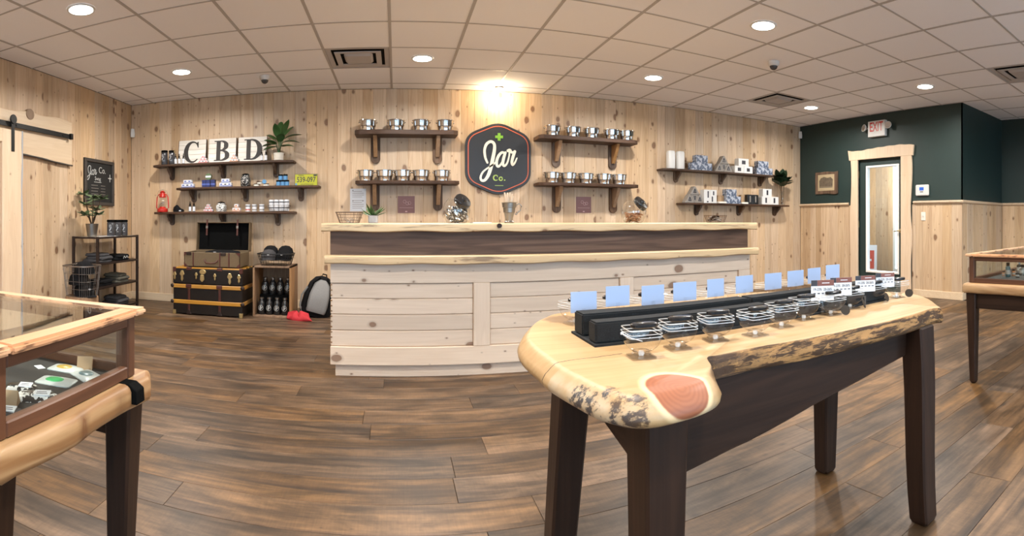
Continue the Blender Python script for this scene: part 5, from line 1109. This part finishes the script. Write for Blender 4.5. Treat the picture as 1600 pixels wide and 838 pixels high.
g.prism([(-.14, -.06), (.14, -.06), (.145, .05), (.10, .085), (.03, .075), (-.04, .095), (-.11, .075), (-.145, .03)], 'y', -.0245, -.022); g.build('printed_photo', 'sepia', t); MB().box(-.14, .14, -.0245, -.022, -.075, -.066).build('printed_line', 'ink', t)
t = thing('thermostat', 'white wall thermostat with blue screen right of the door casing', 'thermostat', (XR-.001, 3.75, 1.475), -pi/2)
MB().box(-.105, .105, -.028, 0, -.075, .075).build('housing', 'white', t, bev=.008, seg=2); MB().box(-.04, .03, -.0295, -.027, -.005, .04).build('screen', 'frosted', t); MB().box(-.03, .02, -.0295, -.027, -.03, -.018).build('printed_line', 'ink', t)
t = thing('light_switch', 'cream light switch plate on the pine wainscot beside the door', 'light switch', (XR-.001, 3.74, 1.115), -pi/2)
MB().box(-.036, .036, -.006, 0, -.058, .058).build('plate', 'potw', t, bev=.003); MB().box(-.007, .007, -.016, -.005, -.004, .016).build('toggle', 'white', t, bev=.001)
t = thing('printed_poster', 'red and white printed sign leaning on the wall behind the glass door', 'poster', (7.6, 5.93, 0)); t.rotation_euler = (-.1, .0, -1.0)
MB().box(-.2, .2, 0, .02, .1, .6).build('board', 'card', t); MB().box(-.15, .15, -.002, .001, .16, .5).build('red_panel', 'redp', t); MB().box(-.1, .1, -.003, .0, .3, .34).build('printed_line', 'card', t)
tag(MB().box(-.3, .3, -.2, .2, 0, .1).build('low_crate', 'crate'), 'low wooden crate under the red sign behind the glass door', 'crate', loc=(7.55, 5.9, 0)) 

# ------------------------------------------------------------------ the big live-edge table
ZT, ZB = .735, .678
out_px = [((846, 494), ZT), ((824, 511), .72), ((809, 543), .70), ((814, 568), .69), ((840, 600), .68), ((859, 618), .68), ((918, 654), .68), ((941, 664), .68), ((979, 673), .68), ((1015, 674), .68), ((1050, 668), .68),
          ((1108, 647), .683), ((1127, 625), .69), ((1122, 603), .70), ((1110, 586), .70), ((1106, 580), .70), ((1120, 592), .68), ((1186, 577), .68), ((1257, 563), .68), ((1300, 553), .68), ((1372, 534.6), .68), ((1423, 517), .685), ((1458, 502), .69), ((1473.5, 489), .715), ((1469, 479), ZT-.005), ((1455, 467), ZT), ((1438, 461), ZT), ((1415, 457), ZT)]
P = [pZ(a[0], a[1], z).to_2d() for a, z in out_px]
P[15] = (P[14]+P[16])/2+Vector((.0, .012))
P += [Vector((1.86, 1.45)), Vector((1.72, 1.66)), Vector((1.45, 1.80)), Vector((1.1, 1.81)), Vector((.80, 1.78)), pZ(884, 487, ZT).to_2d()]
print('TABLE', [(round(p.x, 3), round(p.y, 3)) for p in P])
per = 5; Lp = loop(P, per); n = len(Lp)
ins = []
for i, p in enumerate(Lp):
    k = i/per
    v = .013
    if k <= 13: v = .030
    if 2.5 < k < 12: v = .036
    if 13 < k < 16.5: v = .006
    if 16.5 <= k < 22: v = .012
    if k > 26: v = .012
    ins.append(v)
for _ in range(3): ins = [(ins[i-1]+ins[i]*2+ins[(i+1) % n])/4 for i in range(n)]
rnd = random.Random(12)
def jit(a, z): return [(p.x+(rnd.uniform(-a, a) if 16 <= i/per < 23 else 0), p.y+(rnd.uniform(-a, a) if 16 <= i/per < 23 else 0), z+(rnd.uniform(-a, a)*.6 if 16 <= i/per < 23 else 0)) for i, p in enumerate(inset(Lp, 0.))]
def ringz(f, z, a=0):
    Q = inset(Lp, [v*f for v in ins]); return [(p.x+(rnd.uniform(-a, a) if 16 <= i/per < 23 else 0), p.y+(rnd.uniform(-a, a) if 16 <= i/per < 23 else 0), z+(rnd.uniform(-a, a)*.5 if 16 <= i/per < 23 else 0)) for i, p in enumerate(Q)]
tt = thing('live_edge_table', 'large display table with yellow live-edge slab top and dark walnut legs', 'table', TB)
MB().loft([ringz(.45, ZB), ringz(.08, ZB+.008, .003), ringz(0, ZB+.020, .008), ringz(.22, ZB+.034, .008), ringz(.6, ZB+.047, .005), ringz(.88, ZT-.002), ringz(1.15, ZT)]).build('slab_top', 'slab', tt, W=True, smooth_=62)
def leg(top, bot, wt, wb, mat='walnut', parent=tt, zt=ZB+.004, bulge=0.):
    rings = []
    for k in range(7):
        u = k/6; x = bot[0]+(top[0]-bot[0])*u+bulge*sin(u*pi*2); y = bot[1]+(top[1]-bot[1])*u; w_ = (wb+(wt-wb)*u)/2; z = zt*u
        if k == 0: rings.append([(x+sx_*(w_-.008), y+sy_*(w_-.008), 0) for sx_, sy_ in ((-1, -1), (1, -1), (1, 1), (-1, 1))]+[]) ; z = .01
        rings.append([(x+sx_*w_, y+sy_*w_, z) for sx_, sy_ in ((-1, -1), (1, -1), (1, 1), (-1, 1))])
    return MB().loft(rings).build('leg', mat, parent, W=True, bev=.007)
LG = [((.538, .975), (.528, .965)), ((.478, 1.34), (.436, 1.37)), ((1.572, .995), (1.550, .955)), ((1.58, 1.44), (1.61, 1.475))]
for k, (a, b_) in enumerate(LG): leg(a, b_, (.104, .090, .092, .09)[k], (.080, .068, .074, .068)[k], bulge=(0, 0, -.006, 0)[k])
n_ = 20
MB().prism([(q_.x, q_.z) for q_ in (pY(a_, b_, 1.012) for a_, b_ in ((1060, 747), (1073, 740), (1107, 723), (1142, 705), (1174, 690), (1206, 673), (1238, 655), (1270, 636), (1303, 618), (1335, 601), (1380, 576), (1416, 556)))]+[(1.54, ZB+.006), (.59, ZB+.006)], 'y', 1.012, 1.040).build('front_apron', 'walnutr', tt, W=True, bev=.006)
MB().prism([(.52+(1.54-.52)*i/n_, .56+.04*(i/n_)) for i in range(n_+1)]+[(1.54, ZB+.004), (.52, ZB+.004)], 'y', 1.36, 1.385).build('rear_apron', 'walnutr', tt, W=True, bev=.004)
MB().prism([(1.02, .54), (1.33, .60), (1.33, ZB+.004), (1.02, ZB+.004)], 'x', .49, .515).build('end_apron', 'walnuty', tt, W=True, bev=.004); MB().prism([(1.03, .59), (1.42, .59), (1.42, ZB+.004), (1.03, ZB+.004)], 'x', 1.55, 1.575).build('end_apron', 'walnuty', tt, W=True, bev=.004)
# risers
def riser(lab, x0, x1, y0, y1, z1):
    return tag(MB().box(-(x1-x0)/2, (x1-x0)/2, -(y1-y0)/2, (y1-y0)/2, 0, z1).build('display_riser', 'velvet', bev=.004, seg=2, smooth_=40), lab, 'riser', 'black display risers', ((x0+x1)/2, (y0+y1)/2, ZT+.0062))
for k, (x0, x1) in enumerate(((.497, 1.075), (1.085, 1.70))):
    nm = ('near', 'far')[k]
    tag(MB().box(-(x1-x0)/2-.006, (x1-x0)/2+.004, -.09, .09, 0, .006).build('riser_base', 'velvet'), 'thin black base plate under the %s pair of long risers' % nm, 'base plate', 'black riser base plates', ((x0+x1)/2, 1.305, ZT))
    riser('long black riser, front one of the %s pair' % nm, x0, x1, 1.225, 1.275, .054); riser('long black riser, rear one of the %s pair' % nm, x0, x1, 1.32, 1.385, .060)
# smelling jars
def sniff_jar():
    t = thing('display_jar', '', 'jar'); q = 24
    MB().loft([superring(.034, .0, 8, 32), superring(.034, .003, 8, 32)]).build('acrylic_foot', 'jarg', t)
    MB().loft([superring(.014, .0032, 3, q), superring(.024, .007, 3, q), superring(.017, .010, 3, q), superring(.022, .013, 3, q), superring(.010, .016, 3, q)]).build('glass_stem', 'jarg', t); MB().sphere((0, 0, .008), .009, 8, sz=.7).build('painted_sparkle', 'edge', t, smooth_=60)  # whitish core ball painted in for the sparkle of the stem
    MB().loft([superring(.012, .012, 3, q), superring(.028, .015, 3, q), superring(.039, .024, 4, q), superring(.0435, .036, 7, q), superring(.044, .043, 8, q)], cap=False).build('glass_bowl', 'jarg', t, smooth_=50)
    for k, z in enumerate((.043, .049)):
        g_ = MB(); g_.tube([(x, y, z+.0018) for x, y, _ in superring(.0455, 0, 9, 32)], .0009, 6, True); g_.build('glass_rim', 'edge', t, smooth_=60)
    MB().loft([superring(.0455, .053, 9, 32), superring(.0455, .058, 9, 32), superring(.042, .0605, 7, 32)], cap=False).build('glass_lid', 'thin', t, smooth_=30)
    g_ = MB(); g_.tube([(x, y, .0585) for x, y, _ in superring(.0440, 0, 9, 32)], .0010, 6, True); g_.build('lid_edge', 'edge', t, smooth_=60)
    MB().loft([superring(.034, .0605, 2.4, q, .016, .004, -.010), superring(.037, .062, 2.4, q, .019, .004, -.010), superring(.037, .068, 2.4, q, .019, .004, -.010), superring(.033, .070, 2.4, q, .015, .004, -.010)]).build('lid_magnifier', 'blackg', t, smooth_=50)
    return t
sj = sniff_jar(); sj.scale = (.9, .9, 1.18); first = True; jar_rt = None
fx = [(1002, 553), (1059, 540), (1118, 528), (1180, 521), (1221, 508), (1256, 497), (1298, 490), (1328, 480), (1365, 470), (1401, 464)]
for k, (px, py) in enumerate(fx):
    p = pZ(px, py+5-.5*k, ZT); p.z = ZT; lab = 'clear square display jar, %s from the near end of the front row' % ordn(k)
    if first: sj['label'] = lab; sj.location = p; sj.rotation_euler.z = -.12; sj['group'] = 'clear display jars on the live-edge table'; first = False
    else: dup(sj, lab, p, -.12+random.uniform(-.12, .12))
    if k >= 6:
        o = MB().lathe([(.017, 0), (.017, .002)], n=20).move(Matrix.Translation((0, 0, .019)) @ Matrix.Rotation(radians(70), 4, 'X')).build('round_tag', 'rtag', smooth_=40)
        tag(o, 'dark round tag leaning on the %s display jar of the front row' % ordn(k), 'tag', 'dark round tags', (p.x+.018, p.y-.05, ZT), (-.4, .5, .2, -.9)[k-6])
bxs = [912, 965, 1020, 1070, 1118, 1163, 1208, 1243, 1272, 1301]; bt = [456, 447, 446, 441, 436, 431, 427, 423, 419, 414]; bw = [40, 37, 36, 35, 26, 28, 25, 25, 21, 20]
for k in range(10):
    yy = 1.49+.006*k; xx = xw(bxs[k]-(14 if k < 4 else 8), yy+.03)
    dup(sj, 'clear square display jar behind the risers, %s from the near end of the back row' % ordn(k), (xx, yy+.03, ZT), .3)
    zt_ = EYE+(HY-bt[k])/F*(yy-.05)/cos(th(bxs[k])); X0 = xw(bxs[k]-bw[k]/2, yy-.05); X1 = xw(bxs[k]+bw[k]/2, yy-.05)
    t = thing('blank_card', 'blank white card tinted daylight-blue standing behind the risers, %s from the near end' % ordn(k), 'card', ((X0+X1)/2, yy-.05, ZT), 0, 'blank cards behind the risers')
    hh_ = zt_-ZT; MB().box(-(X1-X0)/2, (X1-X0)/2, -.0006, .0006, hh_-.062, hh_).move(Matrix.Rotation(.05*((k % 3)-1), 4, 'Z')).build('card_sheet', 'cardb', t)
    MB().box(-.006, .006, -.002, .002, 0, hh_-.05).box(-.02, .02, -.008, .012, 0, .003).build('clear_stand', 'jarg', t)
for k, (px, pt, pb, wp) in enumerate(((1285, 437, 470, 28), (1314, 433, 462, 22), (1352, 430, 456, 21), (1383, 426, 449, 17))):
    yy = 1.185+.012*k; zt_ = EYE+(HY-pt-1)/F*yy/cos(th(px)); zb_ = EYE+(HY-pb)/F*yy/cos(th(px)); X0, X1 = xw(px-wp/2, yy), xw(px+wp/2, yy); a = .040; hh_ = zt_-zb_
    t = thing('printed_card', 'white card with brown printed header, %s behind the front jars' % ordn(k), 'card', ((X0+X1)/2, yy, ZT), -.55, 'printed cards on the live-edge table')
    g0 = zb_-ZT; MB().box(-a, a, 0, .001, g0, g0+hh_).build('card_sheet', 'card', t); MB().box(-a*.45, a, -.0006, 0, g0+hh_*.72, g0+hh_).build('printed_header', 'brown', t); MB().box(-a, -a*.46, -.0006, 0, g0+hh_*.72, g0+hh_).build('printed_header', 'ink', t)
    MB().box(-a*.05, a*.6, -.001, 0, g0+hh_*.84, g0+hh_*.88).build('printed_line', 'card', t)
    text('19-23%  20-26%', .0125, 'ink', t, face(0, -.0006, g0+hh_*.55), ext=.0002, sx=.8)
    g = MB(); [g.box(-a*.8+q_*a*.36, -a*.8+q_*a*.36+a*.2, -.0008, 0, g0+hh_*.33, g0+hh_*.38) for q_ in range(5)]; g.build('printed_line', 'ink', t)
    MB().box(-.004, .004, .001, .003, 0, g0+.01).box(-.015, .015, .0, .02, 0, .003).build('clear_stand', 'jarg', t)
o = MB().tube([(0, 0, 0), (.02, -.012, -.012), (.05, -.02, -.022)], .0012, 6).sphere((0, -.001, 0), .005, 8, sy=.5).build('tether_cord', 'card', smooth_=60); tag(o, 'thin clear tether cord with a button fixed to the front riser', 'cord', loc=(.57, 1.222, ZT+.028))

# ------------------------------------------------------------------ display tables with glass cases
def display(ends, lab_t, lab_c, x0, x1, y0, y1, zt, cx0, cx1, cy0, cy1, zc, lw, seed, side):
    """slab table plus the glass case standing on it"""
    t = thing('display_table', lab_t, 'table', ((x0+x1)/2, (y0+y1)/2, 0))
    w_ = wavy(7, .012, seed); pts = []; nn = 14
    for i in range(nn): pts.append(Vector((x0+.03+(x1-x0-.06)*i/nn, y0+w_(i/nn))))
    for i in range(nn): pts.append(Vector((x1+w_(i/nn), y0+.03+(y1-y0-.06)*i/nn)))
    for i in range(nn): pts.append(Vector((x1-.03-(x1-x0-.06)*i/nn, y1+w_(i/nn))))
    for i in range(nn): pts.append(Vector((x0+w_(i/nn), y1-.03-(y1-y0-.06)*i/nn)))
    R = lambda d_, z: [(p.x, p.y, z) for p in inset(pts, d_)]
    MB().loft([R(.012, zt-.062), R(.003, zt-.056), R(0, zt-.045), R(0, zt-.016), R(.004, zt-.007), R(.010, zt-.002), R(.018, zt)]).build('slab_top', 'slab2', t, W=True, smooth_=50)
    bx_ = x1 if side > 0 else x0
    if side > 0: MB().prism([(x1-.10, zt+.001), (x1-.012, zt+.001), (x1+.008, zt-.012), (x1+.010, zt-.045), (x1-.10, zt-.045)], 'y', y1-.155, y1-.115).build('dark_inlay', 'black', t, W=True, bev=.002)
    for lx in (x0+.07, x1-.075):
        for ly in (y0+.07, y1-.07):
            sx_ = .03*(1 if lx > (x0+x1)/2 else -1)*.3; leg((lx, ly), (lx-sx_*1.5, ly), lw, lw*.62, 'walnut', t, zt-.058)
    for ly in (y0+.06, y1-.075): MB().prism([(x0+.1, zt-.17), ((x0+x1)/2, zt-.15), (x1-.1, zt-.17), (x1-.1, zt-.058), (x0+.1, zt-.058)], 'y', ly, ly+.022).build('apron', 'walnutr', t, W=True, bev=.003)
    for lx in ((x0+.06, x1-.08) if ends else ()): MB().box(lx, lx+.022, y0+.1, y1-.1, zt-.165, zt-.058).build('end_apron', 'walnuty', t, W=True, bev=.003)
    c = thing('glass_display_case', lab_c, 'display case', ((cx0+cx1)/2, (cy0+cy1)/2, zt+.001)); z0 = zt+.001; p_ = .036
    for x in (cx0, cx1-p_):
        for y in (cy0, cy1-p_): MB().box(x, x+p_, y, y+p_, z0, zc-.018).build('corner_post', 'case', c, W=True, bev=.003)
    for y in (cy0, cy1-.024): MB().box(cx0+p_, cx1-p_, y, y+.024, z0, z0+.030).build('bottom_rail', 'casex', c, W=True, bev=.003); MB().box(cx0+p_, cx1-p_, y, y+.024, zc-.046, zc-.018).build('upper_rail', 'casex', c, W=True, bev=.003)
    for x in (cx0, cx1-.024): MB().box(x, x+.024, cy0+p_, cy1-p_, z0, z0+.030).build('bottom_rail', 'casey', c, W=True, bev=.003); MB().box(x, x+.024, cy0+p_, cy1-p_, zc-.046, zc-.018).build('upper_rail', 'casey', c, W=True, bev=.003)
    MB().box(cx0+.02, cx1-.02, cy0+.02, cy1-.02, z0, z0+.008).build('case_floor', 'case_f', c, W=True)
    o_ = .022; i_ = .028
    MB().box(cx0-o_, cx1+o_, cy1-i_, cy1+o_, zc-.018, zc).build('top_frame_rail', 'cframex', c, W=True, bev=.006, seg=2); MB().box(cx0-o_, cx1+o_, cy0-o_, cy0+i_, zc-.018, zc).build('top_frame_rail', 'cframex', c, W=True, bev=.006, seg=2)
    MB().box(cx1-i_, cx1+o_, cy0+i_, cy1-i_, zc-.018, zc).build('top_frame_rail', 'cframe', c, W=True, bev=.006, seg=2); MB().box(cx0-o_, cx0+i_, cy0+i_, cy1-i_, zc-.018, zc).build('top_frame_rail', 'cframe', c, W=True, bev=.006, seg=2)
    MB().box(cx0+i_-.006, cx1-i_+.006, cy0+i_-.006, cy1-i_+.006, zc-.009, zc-.004).build('top_glass', 'glass', c, W=True)
    for y in (cy0+.010, cy1-.014): MB().box(cx0+p_, cx1-p_, y, y+.004, z0+.028, zc-.044).build('side_glass', 'glass', c, W=True)
    for x in (cx0+.010, cx1-.014): MB().box(x, x+.004, cy0+p_, cy1-p_, z0+.028, zc-.044).build('side_glass', 'glass', c, W=True)
    return c
display(False, 'display table with thick pine slab and dark inlay under the left glass case', 'dark wood glass display case of pouches, at the left edge of the picture', -2.1, -.595, .60, 1.225, .665, -2.03, -.632, .64, 1.145, .838, .076, 31, 1)
display(True, 'distant display table with pine slab at the right edge of the picture', 'distant glass display case of bottles at the right edge of the picture', 2.945, 4.55, .98, 1.55, .655, 3.0, 4.5, 1.03, 1.50, .842, .070, 55, -1)
ZC = .665+.0092
def pouch(lab, px, py, L_, W_, rz, mat, win, h=.006, grp='pouches in the left glass case', label=False):
    p = pZ(px, py, ZC); p.x = min(p.x, -.662-abs(L_*cos(rz))-abs(W_*sin(rz))*.6); t = thing('pouch', lab, 'pouch', p, rz, grp)
    MB().loft([superring(L_, 0, 8, 28, W_), superring(L_*.99, .002, 8, 28, W_*.99), superring(L_*.8, h*.8, 4, 28, W_*.8), superring(L_*.5, h, 3, 28, W_*.5)]).build('foil_body', mat, t, smooth_=50)
    if win: MB().loft([superring(L_*.52, h*.9, 2.2, 24, W_*.6, -.004), superring(L_*.42, h+.0015, 2.2, 24, W_*.48, -.004)]).build('window', win, t, smooth_=50)
    if label: MB().box(-L_*.1, L_*.62, -W_*.62, W_*.62, h*.6, h+.001).build('paper_label', 'card', t); MB().box(.0, L_*.5, -W_*.3, -W_*.2, h+.001, h+.0014).box(.0, L_*.45, W_*.1, W_*.2, h+.001, h+.0014).build('printed_line', 'ink', t)
pouch('silver pouch with yellow window in the left glass case', 103, 577, .043, .030, .1, 'bagw', 'gummyy'); pouch('silver pouch with green window in the left glass case', 88, 597, .046, .032, .2, 'bagw', 'gummyg'); pouch('silver pouch with teal window in the left glass case', 136, 588, .045, .030, -.5, 'bagw', 'gummyt')
pouch('black and white printed pouch with white label in the left glass case', 60, 624, .048, .027, .55, 'zebra', None, .013, label=True); pouch('dark pouch with two white labels in the left glass case', 33, 609, .040, .024, .5, 'confetti', None, .012, label=True); pouch('dark blue grey pouch with label beside the case corner post', 13, 650, .038, .024, .5, 'cloth', None, .012, label=True)
p = pZ(133, 575, ZC); tag(MB().prism([(-.02, 0), (.0, .03), (.02, 0)], 'x', -.02, .02).build('price_card', 'tan'), 'folded kraft price card behind the teal pouch', 'card', loc=p, rz=.5)
p = pZ(14, 632, ZC); tag(MB().prism([(-.02, 0), (.0, .03), (.02, 0)], 'x', -.02, .02).build('price_card', 'tan'), 'folded kraft price card beside the dark pouches', 'card', loc=p, rz=.5)
p = pZ(62, 574, ZC); tag(MB().box(-.016, .016, -.01, .01, 0, .001).build('paper_scrap', 'card'), 'small white paper scrap on the floor of the left glass case', 'paper', loc=p, rz=-.5)
for k, (x, y) in enumerate(((-1.05, .95), (-1.2, .80), (-1.35, 1.0))): sbox('kraft_box', 'small tan box, %s from the case front on the left glass case floor' % ordn(k), 'box', x, y, ZC, .10, .06, .05, 'tan', 'tan boxes in the left glass case')
ZD = .655+.0092
def phial(px, py, r, h, mat, capm, lab, n_=18):
    p = pZ(px, py, ZD); p.x = max(p.x, 3.07); t = thing('small_bottle', lab, 'bottle', p, 0, 'bottles in the right glass case'); MB().lathe([(r, 0), (r, h*.68), (r*.6, h*.76), (r*.6, h*.8)], n=n_).build('body', mat, t, smooth_=40); MB().lathe([(r*.7, h*.78), (r*.7, h)], n=n_).build('cap', capm, t, smooth_=40); MB().lathe([(r*1.03, h*.2), (r*1.03, h*.5)], n=n_, cap=False).build('paper_label', 'grey', t, smooth_=40)
phial(1575, 433, .017, .10, 'teal', 'black', 'teal bottle with black cap in the right glass case'); 
for k, (px, py, r, h, m_) in enumerate(((1584, 431, .014, .045, 'amber'), (1590, 434, .014, .045, 'blackg'), (1597, 430, .02, .075, 'tin'), (1592, 426, .016, .08, 'blackg'), (1568, 431, .01, .03, 'amber'))):
    phial(px, py, r, h, m_, 'steel' if k % 2 else 'black', ('amber jar beside the teal bottle in the right case', 'black jar in the front of the right case', 'silver canister at the edge of the right case', 'black bottle behind the silver canister in the right case', 'tiny amber phial left of the teal bottle')[k])
